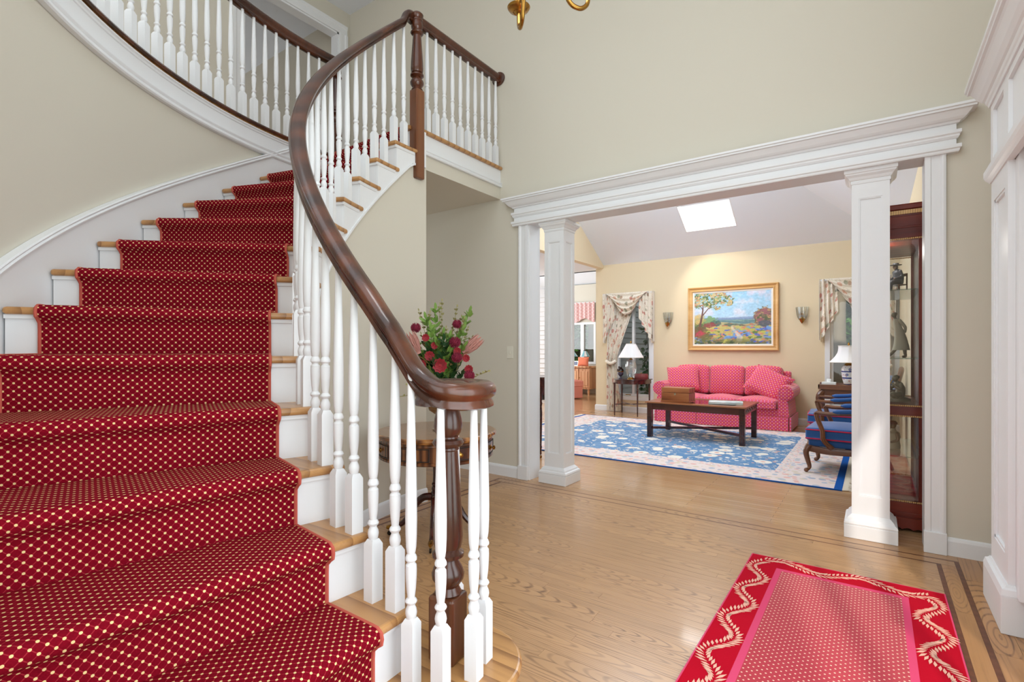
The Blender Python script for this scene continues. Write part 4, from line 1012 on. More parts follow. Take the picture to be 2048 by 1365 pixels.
tag(O('leaf_garland', gm, M['garland'], rg, world=True), kind='stuff')
# ---- chandelier (lower arms show at the top of the view)
CHX, CHY, CHR = -1.115, 1.70, .28
ch = thing('chandelier', (CHX,CHY,2.62), 'brass chandelier with curved arms hanging from the hall ceiling', 'chandelier')
O('stem', MB().lathe([(.001,.02),(.014,.03),(.022,.06),(.012,.09),(.03,.12),(.05,.18),(.03,.25),(.014,.28),(.014,.5),(.03,.54),(.014,.6),(.008,.62),(.008,2.6),(.07,2.62),(.07,2.70),(.001,2.70)],(0,0,0),18), M['brass'], ch, smooth=True)
ang0 = math.atan2(1.894-CHY, -1.305-CHX)
for k in range(5):
    a = ang0+k*2*PI/5; u = Vector((math.cos(a),math.sin(a),0))
    pth = bez([Vector((0,0,.36))+u*.03,Vector((0,0,.40))+u*.10,Vector((0,0,.24))+u*.14,Vector((0,0,.06))+u*.17,Vector((0,0,.025))+u*.225,Vector((0,0,.055))+u*.272,Vector((0,0,.125))+u*CHR],6)
    ar = O('arm', MB().tube(pth,.0095,10), M['brass'], ch, smooth=True)
    sc = bez([Vector((0,0,.26))+u*.15,Vector((0,0,.19))+u*.19,Vector((0,0,.14))+u*.215,Vector((0,0,.15))+u*.245,Vector((0,0,.19))+u*.235],6)
    O('scroll', MB().tube(sc,.0055,8), M['brass'], ar, smooth=True)
    c = (u.x*CHR,u.y*CHR,.12)
    O('drip_pan', MB().lathe([(.001,-.006),(.014,-.004),(.022,.004),(.026,.002),(.046,.014),(.052,.024),(.048,.026),(.02,.012),(.013,.03),(.016,.05),(.001,.052)],c,22), M['brass'], ar, smooth=True)
    O('candle_tube', MB().lathe([(.011,.045),(.011,.14),(.006,.142),(.001,.143)],c,14), M['porcelain'], ar, smooth=True)
    O('bulb', MB().lathe([(.006,.142),(.010,.158),(.015,.178),(.011,.20),(.003,.225),(.001,.226)],c,12), M['crystal'], ar, smooth=True)

# ================================================================== LIVING ROOM
# ---- blue floral carpet
LX0,LX1,LY0,LY1 = -4.36,-.225,5.195,8.45
cr = thing('living_room_carpet', ((LX0+LX1)/2,(LY0+LY1)/2,0), 'large blue floral carpet with a pale border under the sofa and coffee table', 'carpet')
def uvoff(mb): return [(v[0]+11.3,v[1]+3.7) for v in mb.v]
m_ = MB().box(LX0+.58,LX1-.58,LY0+.46,LY1-.46,0,.0105); O('blue_field', m_, M['lrug'], cr, uvs=uvoff(m_), world=True)
def frame2(x0,x1,y0,y1,wx,wy,z): return MB().box(x0,x1,y0,y0+wy,0,z).box(x0,x1,y1-wy,y1,0,z).box(x0,x0+wx,y0+wy,y1-wy,0,z).box(x1-wx,x1,y0+wy,y1-wy,0,z)
m_ = frame2(LX0+.48,LX1-.48,LY0+.36,LY1-.36,.1,.1,.0102); O('guard_stripe', m_, M['lrugb'], cr, uvs=[(v[0]*2.3,v[1]*2.3) for v in m_.v], world=True)
m_ = frame2(LX0+.06,LX1-.06,LY0+.02,LY1-.02,.42,.34,.010); O('pale_border', m_, M['lrugb'], cr, uvs=uvoff(m_), world=True)
O('blue_edge', frame2(LX0,LX1,LY0,LY1,.06,.02,.0098), M['lrugblue'], cr, world=True)
fm = MB(); rs3 = random.Random(9)
for sgn, xe in ((1,LX1),(-1,LX0)):
    y = LY0+.01
    while y < LY1-.01:
        L = rs3.uniform(.07,.10); dy = rs3.uniform(-.02,.02); z = .006
        fm.tube([(xe,y,.006),(xe+sgn*L*.5,y+dy*.4,.012),(xe+sgn*L,y+dy,.003)],[.003,.0045,.002],4); y += .011
tag(O('fringe', fm, M['fringe'], cr, world=True), kind='stuff')

# ---- sofa
SOX0,SOX1,SOY0,SOY1 = -3.02,-.975,8.34,9.28
sx = (SOX0+SOX1)/2
so = thing('sofa', (sx,SOY0,0), 'pink dotted three-seat sofa with rolled arms against the beige wall', 'sofa')
HW = (SOX1-SOX0)/2; AW = .20; IW = HW-AW
def rbox(x0,x1,y0,y1,z0,z1): return MB().box(x0,x1,y0,y1,z0,z1)
F_ = M['sofa']
O('base', rbox(-HW+.05,HW-.05,.06,.92,.20,.33), F_, so, bevel=.02, boxuv=True)
for k in range(3):
    a, b_ = lerp(-HW+.04,HW-.04,k/3), lerp(-HW+.04,HW-.04,(k+1)/3)
    O('skirt_panel', MB().prism_m([(a+.003,.035),(b_-.003,.035),(b_-.003,.06),(a+.003,.06)],.015,.215,lambda p,q,a_:(p,q-(.215-a_)*.06,a_)), F_, so, bevel=.004, boxuv=True)
for sg in (-1,1):
    O('side_skirt', MB().box(sg*(HW-.02)-.012,sg*(HW-.02)+.012,.04,.90,.015,.215), F_, so, bevel=.004, boxuv=True)
def cush(x0,x1,y0,y1,z0,z1,crown,n=10,front=0):
    """upholstered block with a crowned top"""
    mb = MB()
    def fn(u,v):
        a = -PI/2+0; return None
    mb.box(x0,x1,y0,y1,z0,z1); return mb
def soft(name, x0,x1,y0,y1,z0,z1, crown=.03, axis='z', parent=so, mat=F_, bev=.045, tilt=0, piv=None):
    bm = bmesh.new(); bmesh.ops.create_cube(bm,size=1); bmesh.ops.subdivide_edges(bm,edges=bm.edges,cuts=5,use_grid_fill=True)
    for v in bm.verts:
        p = v.co*2; x = lerp(x0,x1,(p.x+1)/2); y = lerp(y0,y1,(p.y+1)/2); z = lerp(z0,z1,(p.z+1)/2)
        if axis == 'z': z += crown*(1-p.x**2)*(1-p.y**2)*max(0,p.z)
        else:
            y -= crown*(1-p.x**2)*(1-p.z**2)*max(0,-p.y); z += crown*.5*(1-p.x**2)*max(0,p.z)
        v.co = (x,y,z)
    if tilt:
        Mx = Matrix.Translation(piv) @ Matrix.Rotation(tilt,4,'X') @ Matrix.Translation(-Vector(piv)); bmesh.ops.transform(bm,matrix=Mx,verts=bm.verts)
    mb = MB(); mb.v = [tuple(v.co) for v in bm.verts]; mb.f = [tuple(v.index for v in f.verts) for f in bm.faces]; bm.free()
    me = mesh_from(name, mb, mat, True, True, ang=80)
    o = link(name, me, parent, False, bev, 3); o.modifiers['bevel'].angle_limit = R_(50); return o
for k in range(3):
    a, b_ = lerp(-IW,IW,k/3), lerp(-IW,IW,(k+1)/3)
    e0 = -.03 if k == 0 else 0; 
    soft('seat_cushion', a+.004,b_-.004,-.005,.60,.325,.455,.045)
    soft('back_cushion', a+.006,b_-.006,.56,.80,.44,.905,.05,'y',tilt=R_(-9),piv=(0,.80,.44))
O('back_frame', MB().box(-HW+.10,HW-.10,.78,.92,.2,.86), F_, so, bevel=.03, seg=3, boxuv=True)
for sg in (-1,1):
    prof = []        # rolled-arm outline in x,z
    cx_, cz_, rr = sg*(HW-.09), .565, .115
    pts = [(sg*(HW-.185),.215),(sg*(HW-.185),.50)]
    for i in range(15):
        a = lerp(PI*.80,-PI*.42,i/14); pts.append((cx_+sg*(-1)*(-rr)*math.cos(a)*1.0, cz_+rr*math.sin(a)))
    pts += [(sg*(HW-.045),.40),(sg*(HW-.03),.215)]
    ar = O('arm', MB().prism_m(pts,.045,.86,lambda p,q,a:(p,a,q)), F_, so, smooth=True, bevel=.010, boxuv=True, ang=40)
    O('arm_front_scroll', MB().lathe([(.001,-.012),(.06,-.012),(.082,-.004),(.085,.01),(.001,.012)],(0,0,0),24,m=lambda x,y,z:(cx_+x,.045+z,cz_+y)), F_, ar, smooth=True, boxuv=True)
    O('scroll_welt', MB().tube([(cx_+.084*math.cos(a*PI/12),.040,cz_+.084*math.sin(a*PI/12)) for a in range(25)],.006,6), M['sofa'], ar, smooth=True, boxuv=True)
def throw(label, loc, w_, h_, t_, rx, ry, rz):
    mb = MB().pillow(w_,h_,t_,15)
    o = O('throw_pillow', mb, M['sofa'], None, smooth=True, boxuv=True, ang=85)
    o.location = loc; o.rotation_euler = (rx,ry,rz); return tag(o, label, 'pillow', 'throw pillows on the sofa')
throw('pink dotted throw pillow leaning at the left end of the sofa', (sx-.66,SOY0+.43,.715), .54,.46,.19, R_(-22),R_(-7),R_(4))
throw('pink dotted throw pillow slumped in the right corner of the sofa', (sx+.655,SOY0+.40,.685), .60,.46,.20, R_(-32),R_(22),R_(-16))

# ---- coffee table
CTX0,CTX1,CTY0,CTY1 = -2.55,-1.305,6.80,7.63; cxm, cym = (CTX0+CTX1)/2,(CTY0+CTY1)/2
ct = thing('coffee_table', (cxm,cym,.0105), 'dark mahogany coffee table with a glass inset top and crossed stretcher', 'table')
hw, hd = (CTX1-CTX0)/2, (CTY1-CTY0)/2; ZT = .485
tf_ = MB()
for (x0,x1,y0,y1) in ((-hw-.02,hw+.02,-hd-.02,-hd+.11),(-hw-.02,hw+.02,hd-.11,hd+.02),(-hw-.02,-hw+.14,-hd+.11,hd-.11),(hw-.14,hw+.02,-hd+.11,hd-.11)): tf_.box(x0,x1,y0,y1,ZT-.018,ZT)
O('top_frame', tf_, M['boxwood'], ct, bevel=.003)
O('glass_inset', MB().box(-hw+.14,hw-.14,-hd+.11,hd-.11,ZT-.014,ZT-.004), plain('smoked_glass', srgb(34,24,30), .06, coat=.4), ct)
for (x0,x1,y0,y1) in ((-hw+.065,hw-.065,-hd+.003,-hd+.03),(-hw+.065,hw-.065,hd-.03,hd-.003),(-hw+.003,-hw+.03,-hd+.065,hd-.065),(hw-.03,hw-.003,-hd+.065,hd-.065)): O('apron', MB().box(x0,x1,y0,y1,ZT-.105,ZT-.018), M['mahog_d'], ct, bevel=.002)
fm = MB()
for k in range(5):
    y0 = lerp(-hd+.06,hd-.06,k/5); y1 = lerp(-hd+.06,hd-.06,(k+1)/5)
    for (a,b_) in (((y0,-.04),(y1,-.08)),((y0,-.08),(y1,-.04))):
        fm.tube([(hw-.001,a[0],ZT+a[1]),(hw-.001,b_[0],ZT+b_[1])],.0045,5)
O('fretwork', fm, M['mahog_d'], ct)
for sx_ in (-1,1):
    for sy_ in (-1,1):
        lg = O('leg', MB().box(sx_*hw-(.065 if sx_>0 else 0),sx_*hw+(0 if sx_>0 else .065),sy_*hd-(.065 if sy_>0 else 0),sy_*hd+(0 if sy_>0 else .065),0,ZT-.018), M['mahog_d'], ct, bevel=.003)
        gx = sx_*(hw-.0325); gy = sy_*hd
        O('leg_reeding', MB().box(gx-.016,gx-.010,gy-sy_*.001-.003,gy-sy_*.001+.003,.04,ZT-.12).box(gx+.010,gx+.016,gy-sy_*.001-.003,gy-sy_*.001+.003,.04,ZT-.12), M['mahog_d'], lg)
for sg in (-1,1):
    a = Vector((-hw+.05,sg*(-hd+.05),.125)); b_ = Vector((hw-.05,sg*(hd-.05),.125))
    O('cross_stretcher', MB().tube([a,b_],.022,4,sq=True), M['mahog_d'], ct)
# box, book on the table
bx = thing('wooden_box', (-2.19,7.02,.497), 'small wooden chest with a brass escutcheon on the coffee table', 'box', rz=R_(-3))
O('body', MB().box(-.19,.19,-.12,.12,0,.125), M['boxwood'], bx, bevel=.004)
O('lid', MB().box(-.19,.19,-.12,.12,.128,.195), M['boxwood'], bx, bevel=.006)
O('plinth', MB().box(-.193,.193,-.123,.123,0,.02), M['boxwood'], bx, bevel=.002)
O('escutcheon', MB().box(-.012,.012,-.123,-.119,.095,.125), M['silver'], bx)
bk = thing('picture_book', (-1.60,7.14,.497), 'large pale picture book lying on the coffee table glass', 'book', rz=R_(12))
O('page_block', MB().box(-.20,.20,-.135,.135,.003,.020), M['paper'], bk)
def cover_mat():
    t = NT('pale_cover_print', .35); c = t.ramp(t.noise(t.obj(), 9, 3), [(.35,srgb(236,240,238)),(.55,srgb(190,214,214)),(.7,srgb(150,180,176))]); t.col(c); return t.m
O('cover', MB().box(-.205,.205,-.14,.14,.020,.024).box(-.205,.205,-.14,.14,0,.003).box(-.209,-.203,-.14,.14,0,.024), cover_mat(), bk)

# ---- painting
PXa,PXb,PZa,PZb = -2.725,-1.27,1.19,2.305
pt = thing('framed_painting', ((PXa+PXb)/2,YB,PZa), 'gold framed landscape painting of a tree and flowering meadow above the sofa', 'painting')
def picframe(x0,x1,z0,z1,w,prof,mat,name):
    """prof (a inward, d out of wall)"""
    mb = MB(); n = len(prof); cs = [(x0,z0),(x1,z0),(x1,z1),(x0,z1)]; sg = [(1,1),(-1,1),(-1,-1),(1,-1)]
    for (c,s_) in zip(cs,sg):
        for (a,d) in prof: mb.v.append((c[0]+s_[0]*a,YB-d,c[1]+s_[1]*a))
    for i in range(4):
        j = (i+1)%4
        for k in range(n-1): mb.f.append((i*n+k,j*n+k,j*n+k+1,i*n+k+1))
    return O(name, mb, mat, pt, world=True)
picframe(PXa,PXb,PZa,PZb,.1,[(0,0),(0,.05),(.008,.06),(.02,.058),(.036,.045),(.056,.042),(.07,.05),(.078,.046),(.085,.034),(.085,.0)],M['gold'],'gilt_frame')
picframe(PXa+.084,PXb-.084,PZa+.084,PZb-.084,.03,[(0,.02),(0,.036),(.026,.030),(.028,.02)],M['linen'],'liner')
def paint(nx=300, nz=216):
    rg_ = np.random.default_rng(4)
    X, Z = np.meshgrid(np.linspace(0,1,nx), np.linspace(0,1,nz), indexing='ij')
    def fbm(sc, seed, oct_=4, ax=1.0):
        r_ = np.random.default_rng(seed); out = np.zeros_like(X); amp = 1; tot = 0
        for o_ in range(oct_):
            gx = max(2,int(sc*2**o_*ax)); gz = max(2,int(sc*2**o_)); g_ = r_.random((gx+2,gz+2))
            px = X*gx; pz = Z*gz; ix = px.astype(int); iz = pz.astype(int); fx = px-ix; fz = pz-iz; fx = fx*fx*(3-2*fx); fz = fz*fz*(3-2*fz)
            out += amp*((g_[ix,iz]*(1-fx)+g_[ix+1,iz]*fx)*(1-fz)+(g_[ix,iz+1]*(1-fx)+g_[ix+1,iz+1]*fx)*fz); tot += amp; amp *= .55
        return out/tot
    C = np.zeros((nx,nz,3))
    def col(c): return np.array(c)/255.
    def blend(mask, c): 
        m3 = np.clip(mask,0,1)[...,None]; nonlocal C; C = C*(1-m3)+(np.array(c) if np.ndim(c)==3 else col(c))*m3
    def sm(a,b_,v): t_ = np.clip((v-a)/(b_-a),0,1); return t_*t_*(3-2*t_)
    n1, n2, n3, n4 = fbm(5,1), fbm(9,2), fbm(24,3,3), fbm(50,4,2)
    # sky
    sk_ = col((206,222,236))*(1-Z)[...,None]**1+col((150,198,226))*Z[...,None]; C = sk_*1.0
    blend(sm(.5,.7,n1)*.75*sm(.45,.6,Z), (228,222,232)); blend(sm(.55,.68,fbm(4,8,4,2))*.5*sm(.6,.8,Z), (222,206,222))
    # distant hills
    hz = .52+.02*(n2-.5)
    blend(sm(.0,.012,hz-Z), (140,160,192)); blend(sm(0,.01,hz-.03+.02*(n3-.5)-Z), (120,148,176)); blend(sm(0,.01,hz-.05+.02*(n3-.5)-Z), (150,178,160))
    blend(sm(.45,.6,fbm(14,11,3,.5))*sm(0,.02,hz-.05-Z), (104,136,140)); 
    mid = .42+.03*np.sin(X*7)+.03*(n3-.5); blend(sm(0,.02,mid-Z), (190,178,130)); blend(sm(.5,.62,fbm(16,13,3,.6))*sm(0,.02,mid-Z)*sm(.26,.3,Z), (98,112,96)); blend(sm(.56,.66,fbm(20,14,3,.6))*sm(0,.02,mid-Z), (184,120,90))
    # meadow
    md = .34+.07*np.abs(X-.55)**1.2*2+.02*(n3-.5); blend(sm(0,.02,md-Z), (196,182,110))
    blend(sm(.46,.58,fbm(16,21,3,.45))*sm(0,.02,md-Z)*.95, (112,156,216)); blend(sm(.56,.66,fbm(26,22,3,.5))*sm(0,.02,md-Z), (84,104,190))
    blend(sm(.55,.68,fbm(18,23,3,.5))*sm(0,.02,md-Z), (190,186,90)); blend(sm(.6,.7,fbm(30,24,2,.5))*sm(0,.02,md-.1-Z), (104,128,66)); blend(sm(.64,.72,fbm(36,25,2,.6))*sm(0,.02,md-Z), (210,140,110))
    # path
    pc = .56+.05*np.sin(Z*14); pw = .018+.11*np.clip(.36-Z,0,1); blend(sm(0,.015,pw-np.abs(X-pc))*sm(0,.02,.36-Z)*(.4+.6*n3), (224,212,196))
    # dark foreground
    blend(sm(0,.12,.15-Z+.05*(n2-.5))*.75*sm(.4,.55,n3+.08), (104,106,62)); blend(sm(.52,.64,fbm(20,31,3))*sm(0,.1,.12-Z), (70,86,60))
    # right trees
    d = np.hypot((X-.93)/.16,(Z-.50)/.20)+.6*(n3-.5)+.5*(n2-.5); blend(sm(0,.12,.95-d), (132,108,96)); blend(sm(0,.12,.95-d)*sm(.50,.6,n4), (190,150,104)); blend(sm(0,.12,.95-d)*sm(.52,.62,fbm(30,33,2)), (96,100,70)); blend(sm(0,.1,.8-d)*sm(.55,.62,fbm(26,34,2)), (150,96,100))
    d = np.hypot((X-.92)/.1,(Z-.38)/.07)+.6*(n3-.5); blend(sm(0,.15,.9-d)*.8, (84,92,104))
    # left bushes
    for (bx_,bz_,rx,rz_,c) in ((.12,.42,.2,.12,(150,168,96)),(.22,.46,.12,.10,(120,160,110)),(.3,.40,.08,.07,(70,100,100)),(.06,.33,.14,.12,(92,104,66)),(.22,.37,.1,.06,(150,70,70)),(.08,.22,.14,.13,(120,84,60)),(.09,.20,.08,.08,(186,70,84)),(.16,.14,.1,.07,(110,110,66)),(.06,.5,.09,.13,(206,176,110))):
        d = np.hypot((X-bx_)/rx,(Z-bz_)/rz_)+.9*(n3-.5)+.4*(n4-.5); blend(sm(0,.2,.95-d)*(.55+.45*sm(.4,.6,n4)), c)
    # tree trunk and branches
    def stroke(pts, w0, w1, c):
        for i in range(len(pts)-1):
            a = np.array(pts[i]); b_ = np.array(pts[i+1]); ab = b_-a; t_ = np.clip(((X-a[0])*ab[0]+(Z-a[1])*ab[1])/(ab@ab),0,1)
            dd = np.hypot(X-a[0]-t_*ab[0],(Z-a[1]-t_*ab[1])*.75); w__ = w0+(w1-w0)*(i+t_)/(len(pts)-1); blend(sm(0,.004,w__-dd), c)
    stroke([(.075,.36),(.10,.52),(.115,.66),(.12,.80),(.15,.94)],.018,.006,(110,80,72)); stroke([(.105,.55),(.18,.68),(.26,.80),(.32,.90)],.011,.004,(116,86,74)); stroke([(.115,.68),(.06,.80),(.02,.88)],.008,.003,(104,80,70)); stroke([(.2,.70),(.28,.74),(.36,.86)],.006,.003,(110,80,72))
    for (bx_,bz_,rx,rz_) in ((.10,.90,.16,.13),(.28,.92,.17,.1),(.40,.84,.13,.10),(.20,.80,.12,.09),(.47,.78,.06,.05),(.05,.78,.08,.1),(.30,.70,.07,.05)):
        d = np.hypot((X-bx_)/rx,(Z-bz_)/rz_)+1.2*(n3-.5)+.5*(n4-.5); k_ = sm(0,.18,.95-d)
        blend(k_*sm(.42,.52,n4), (150,162,104)); blend(k_*sm(.5,.58,fbm(40,41,2)), (92,112,70)); blend(k_*sm(.58,.66,fbm(34,42,2)), (206,180,128)); blend(k_*sm(.64,.7,fbm(30,43,2)), (196,138,104))
    C = np.clip(C*(.93+.14*n4[...,None]),0,1); return X, Z, C
Xp, Zp, Cp = paint()
nx, nz = Xp.shape; x0,x1,z0,z1 = PXa+.11,PXb-.11,PZa+.11,PZb-.11
vv = np.stack([x0+(x1-x0)*Xp, np.full_like(Xp,YB-.026), z0+(z1-z0)*Zp],-1).reshape(-1,3)
ii = np.arange(nx*nz).reshape(nx,nz); ff = np.stack([ii[:-1,:-1],ii[1:,:-1],ii[1:,1:],ii[:-1,1:]],-1).reshape(-1,4)
me = bpy.data.meshes.new('canvas'); me.from_pydata(vv.tolist(),[],ff.tolist())
ca = me.color_attributes.new('paint','FLOAT_COLOR','POINT'); lin = np.where(Cp<=.04045,Cp/12.92,((Cp+.055)/1.055)**2.4).reshape(-1,3)
ca.data.foreach_set('color', np.concatenate([lin,np.ones((len(lin),1))],1).astype(np.float32).ravel())
t = NT('oil_paint_canvas', .55); at = t.n('ShaderNodeVertexColor'); at.layer_name = 'paint'; t.col(at.outputs[0]); t.bump(t.noise(t.pos(),220,2),.15,.001); me.materials.append(t.m)
link('canvas', me, pt, True)
# ---- wall sconces
def sconce(x, label):
    t = thing('wall_sconce', (x,YB,1.62), label, 'wall lamp', group='glass wall sconces beside the painting')
    O('bracket', MB().lathe([(.001,.0),(.012,.01),(.028,.035),(.045,.075),(.03,.085),(.001,.085)],(0,-.07,0),16), M['brass'], t, smooth=True)
    O('back_plate', MB().box(-.02,.02,-.012,0,.03,.17).tube([(0,-.01,.05),(0,-.07,.05)],.008), M['brass'], t, bevel=.002)
    for k in range(7):
        a0 = PI+PI*k/7; a1_ = PI+PI*(k+1)/7
        def pr(a, r, z): return (r*math.cos(a)*1.0, -.01+r*math.sin(a)*.95, z)
        mb = MB(); e = .02
        L_ = [(.045,.06),(.068,.10),(.082,.16),(.088,.22),(.095,.265)]
        for (r,z) in L_: mb.v += [pr(a0+e,r,z),pr(a1_-e,r,z),pr(a1_-e,r-.003,z),pr(a0+e,r-.003,z)]
        for i in range(len(L_)-1):
            for q in range(4): mb.f.append((4*i+q,4*i+(q+1)%4,4*i+4+(q+1)%4,4*i+4+q))
        mb.f += [(0,1,2,3),(16,17,18,19)]
        g_ = O('glass_panel', mb, M['crystal'], t, smooth=True)
        O('lead_came', MB().tube([pr(a0,r+.001,z) for r,z in L_],.0022,5), M['silver'], g_, smooth=True)
    for sx_ in (-.028,.028):
        cd = O('candle_sleeve', MB().lathe([(.008,.08),(.008,.15),(.001,.151)],(sx_,-.055,0),10), M['porcelain'], t, smooth=True)
        O('bulb', MB().lathe([(.005,.15),(.011,.168),(.008,.19),(.001,.205)],(sx_,-.055,0),10), M['shade'], cd, smooth=True)
    return t
sconce(-3.09, 'glass wall sconce left of the painting'); sconce(-.935, 'glass wall sconce right of the painting')

# ---- window curtains: swag, tails and a tied-back drape
def curtain(x0, x1, side, label):
    """side -1: drape on the left"""
    t = thing('window_curtain', ((x0+x1)/2,YB,0), label, 'curtain', group='floral swag curtains')
    xm = (x0+x1)/2; W = x1-x0; zt = 2.295
    def L(x): return x-xm
    O('cornice_board', MB().box(L(x0)+.02,L(x1)-.02,-.13,-.025,zt-.03,zt-.008), M['white'], t)
    # swag
    nu, nv = 40, 34; uv = []; mb = MB()
    def sw(u, v):
        dr = .07+.36*math.sin(PI*u)**.8; z = zt-dr*v; wx = lerp(1,.62,v**1.2); x = L(xm)+(u-.5)*W*.86*wx
        y = -.15-.03*math.sin(PI*v)-.040*math.sin(v*PI*9)*math.sin(PI*u)**.7*(.4+.6*v)
        return (x,y,z)
    mb.grid(nu,nv,sw); uv = [(u*W, v*.42) for u in [i/(nu-1) for i in range(nu)] for v in [j/(nv-1) for j in range(nv)]]
    O('swag', mb, M['floral'], t, smooth=True, uvs=uv, ang=80)
    # tails (jabots) with a stepped zig-zag edge
    for sg in (-1,1):
        mb = MB(); uv = []; nu, nv = 36, 26
        def tl(u, v):
            s_ = u; wv = .24*W/1.0
            xo = L(x0) if sg < 0 else L(x1)
            k = 4; fold = abs(((s_*k) % 1)*2-1)
            x = xo-sg*(s_*wv+.0); Lz = lerp(.97,.50,(math.floor(s_*k)+ (s_*k%1)*.9)/k) if True else 0
            y = -.105-.05*fold-.01*math.sin(v*8+s_*9); z = zt-.0-Lz*v
            if s_ < .02: y = -.02-.10*(s_/.02)
            return (x-sg*.02*fold*v,y,z)
        mb.grid(nu,nv,tl); uv = [(i/(nu-1)*.5+(1.3 if sg>0 else 0), j/(nv-1)*.95) for i in range(nu) for j in range(nv)]
        O('tail', mb, M['floral'], t, smooth=True, uvs=uv, ang=50)
        O('tail_return', MB().box((L(x0) if sg<0 else L(x1)-.004),(L(x0)+.004 if sg<0 else L(x1)),-.11,-.022,zt-.94,zt-.005), M['linen'], t)
    # drape panel, gathered at a tie-back
    mb = MB(); nu, nv = 72, 40
    xo = (L(x0)+.07) if side < 0 else (L(x1)-.07)
    def dp(u, v):
        z = lerp(2.2,.015,v); ztie = .97
        if z > ztie: k = (z-ztie)/(2.2-ztie); w__ = .19+.43*k**1.1; sh_ = 0
        else: k = (ztie-z)/ztie; w__ = .19+.11*sstep(0,1,k); sh_ = 0
        x = xo-side*u*w__; ga = lerp(.024,.012,sstep(.0,.25,abs(z-ztie))) if abs(z-ztie) < .25 else .016
        y = -.075-ga*math.sin(u*2*PI*8+.7*math.sin(z*3))-.012*math.sin(u*2*PI*3+z*2)
        return (x,y,z)
    mb.grid(nu,nv,dp); uv = [(i/(nu-1)*.9,2.2-j/(nv-1)*2.2) for i in range(nu) for j in range(nv)]
    O('drape', mb, M['floral'], t, smooth=True, uvs=uv, ang=80)
    tp = [(xo-side*.20*u, -.10-.035*math.sin(PI*u), .985-.05*math.sin(PI*u)) for u in [i/12 for i in range(13)]]
    mbt = MB().tube(tp,.03,8); O('tieback', mbt, M['floral'], t, smooth=True, uvs=[(v[0],v[2]) for v in mbt.v])
    return t
curtain(-4.355,-3.345,-1,'floral swag curtain over the window at the left of the painting')
curtain(-.70,.27,1,'floral swag curtain over the window behind the right column')

# ---- half-round table left with lamp, urn and round box
ht = thing('half_round_table', (-3.66,8.95,0), 'small half-round mahogany table by the left window', 'table')
def halfr(r, n=24, back=.26): return [(r*math.cos(PI+PI*i/n), r*math.sin(PI+PI*i/n)*.9) for i in range(n+1)]+[(r,back),(-r,back)]
O('table_top', MB().prism(halfr(.315),.648,.665), M['mahog_d'], ht, bevel=.004)
O('apron', MB().prism(halfr(.295,24,.245),.578,.648), M['mahog_d'], ht, bevel=.002)
LG = [(-.235,-.20),(.205,-.20),(-.27,.22),(.27,.22)]
for (x,y) in LG: O('leg', MB().tube([(x,y,.60),(x,y,.0)],[.020,.011],4,sq=True), M['mahog_d'], ht)
O('stretcher', MB().tube([(LG[0][0],LG[0][1],.20),(LG[3][0],LG[3][1],.20)],.008,6), M['mahog_d'], ht); O('stretcher', MB().tube([(LG[1][0],LG[1][1],.20),(LG[2][0],LG[2][1],.20)],.008,6), M['mahog_d'], ht)
def pleat_shade(t, r0, r1, z0, z1, n=48, mat=None, curve=0, ribs=0):
    mb = MB(); nv = 8
    def fn(u, v):
        a = 2*PI*u; r = lerp(r0,r1,v)-curve*math.sin(PI*v); k = 1+.012*math.cos(n*a/1.0) if not ribs else 1-.05*abs(math.sin(a*ribs/2))
        return (r*k*math.cos(a), r*k*math.sin(a), lerp(z0,z1,v))
    mb.grid(144,nv,fn,closeu=True); s_ = O('lamp_shade', mb, mat or M['shade'], t, smooth=True, ang=70)
    for (r,z) in ((r0,z0),(r1,z1)): O('shade_trim', MB().tube([(r*math.cos(2*PI*i/32),r*math.sin(2*PI*i/32),z) for i in range(33)],.005,6), M['linen'], s_, smooth=True)
    return s_
lp = thing('table_lamp', (-3.64,8.90,.665), 'crystal table lamp with a pleated white shade on the half-round table', 'lamp')
O('base', MB().lathe([(.001,0),(.062,0),(.062,.014),(.045,.02),(.04,.03),(.001,.03)],(0,0,0),20), M['brass'], lp, smooth=True)
gb_ = MB()
gb_.grid(64,14,lambda u,v: (lambda r,a:(r*math.cos(a),r*math.sin(a),lerp(.03,.355,v)))((.042+.058*math.sin(PI*(.12+.78*v)**1.15)+.0)*(1+.035*math.cos(16*2*PI*u+v*5)),2*PI*u),closeu=True)
O('crystal_body', gb_, M['crystal'], lp, smooth=True, ang=60)
O('neck', MB().lathe([(.03,.352),(.034,.36),(.02,.372),(.009,.38),(.009,.47),(.006,.66),(.012,.665),(.014,.68),(.008,.695),(.001,.70)],(0,0,0),14), M['brass'], lp, smooth=True)
pleat_shade(lp,.225,.085,.395,.645)
ur = thing('pinecone_urn', (-3.80,8.80,.665), 'little blue-and-gold urn filled with dark pine cones', 'urn')
O('urn', MB().lathe([(.001,0),(.036,0),(.036,.012),(.016,.02),(.012,.045),(.03,.06),(.052,.085),(.056,.115),(.05,.13),(.058,.138),(.05,.138),(.001,.12)],(0,0,0),20), plain('blue_gold_enamel',srgb(70,62,80),.3,.3,var=.5), ur, smooth=True)
O('gilt_rim', MB().lathe([(.052,.128),(.059,.132),(.059,.139),(.052,.139)],(0,0,0),20), M['brass'], ur, smooth=True)
for i,(x,y,z) in enumerate(((0,0,.19),(-.045,-.01,.155),(.045,0,.155),(.0,-.045,.16),(.02,.04,.16),(-.02,-.02,.205),(.03,-.03,.19))):
    mb = MB()
    for l in range(5):
        for k in range(7):
            a = 2*PI*(k+l*.5)/7; d = Vector((math.cos(a),math.sin(a),.3+.25*l)); leafquad(mb,Vector((x,y,z-.02+l*.009)),d,(0,0,1),.034*(1-.12*l),.018)
    O('pine_cone', mb, M['pinecone'], ur)
ob = thing('oval_box', (-3.46,8.94,.665), 'oxblood ribbed oval box on the half-round table', 'box')
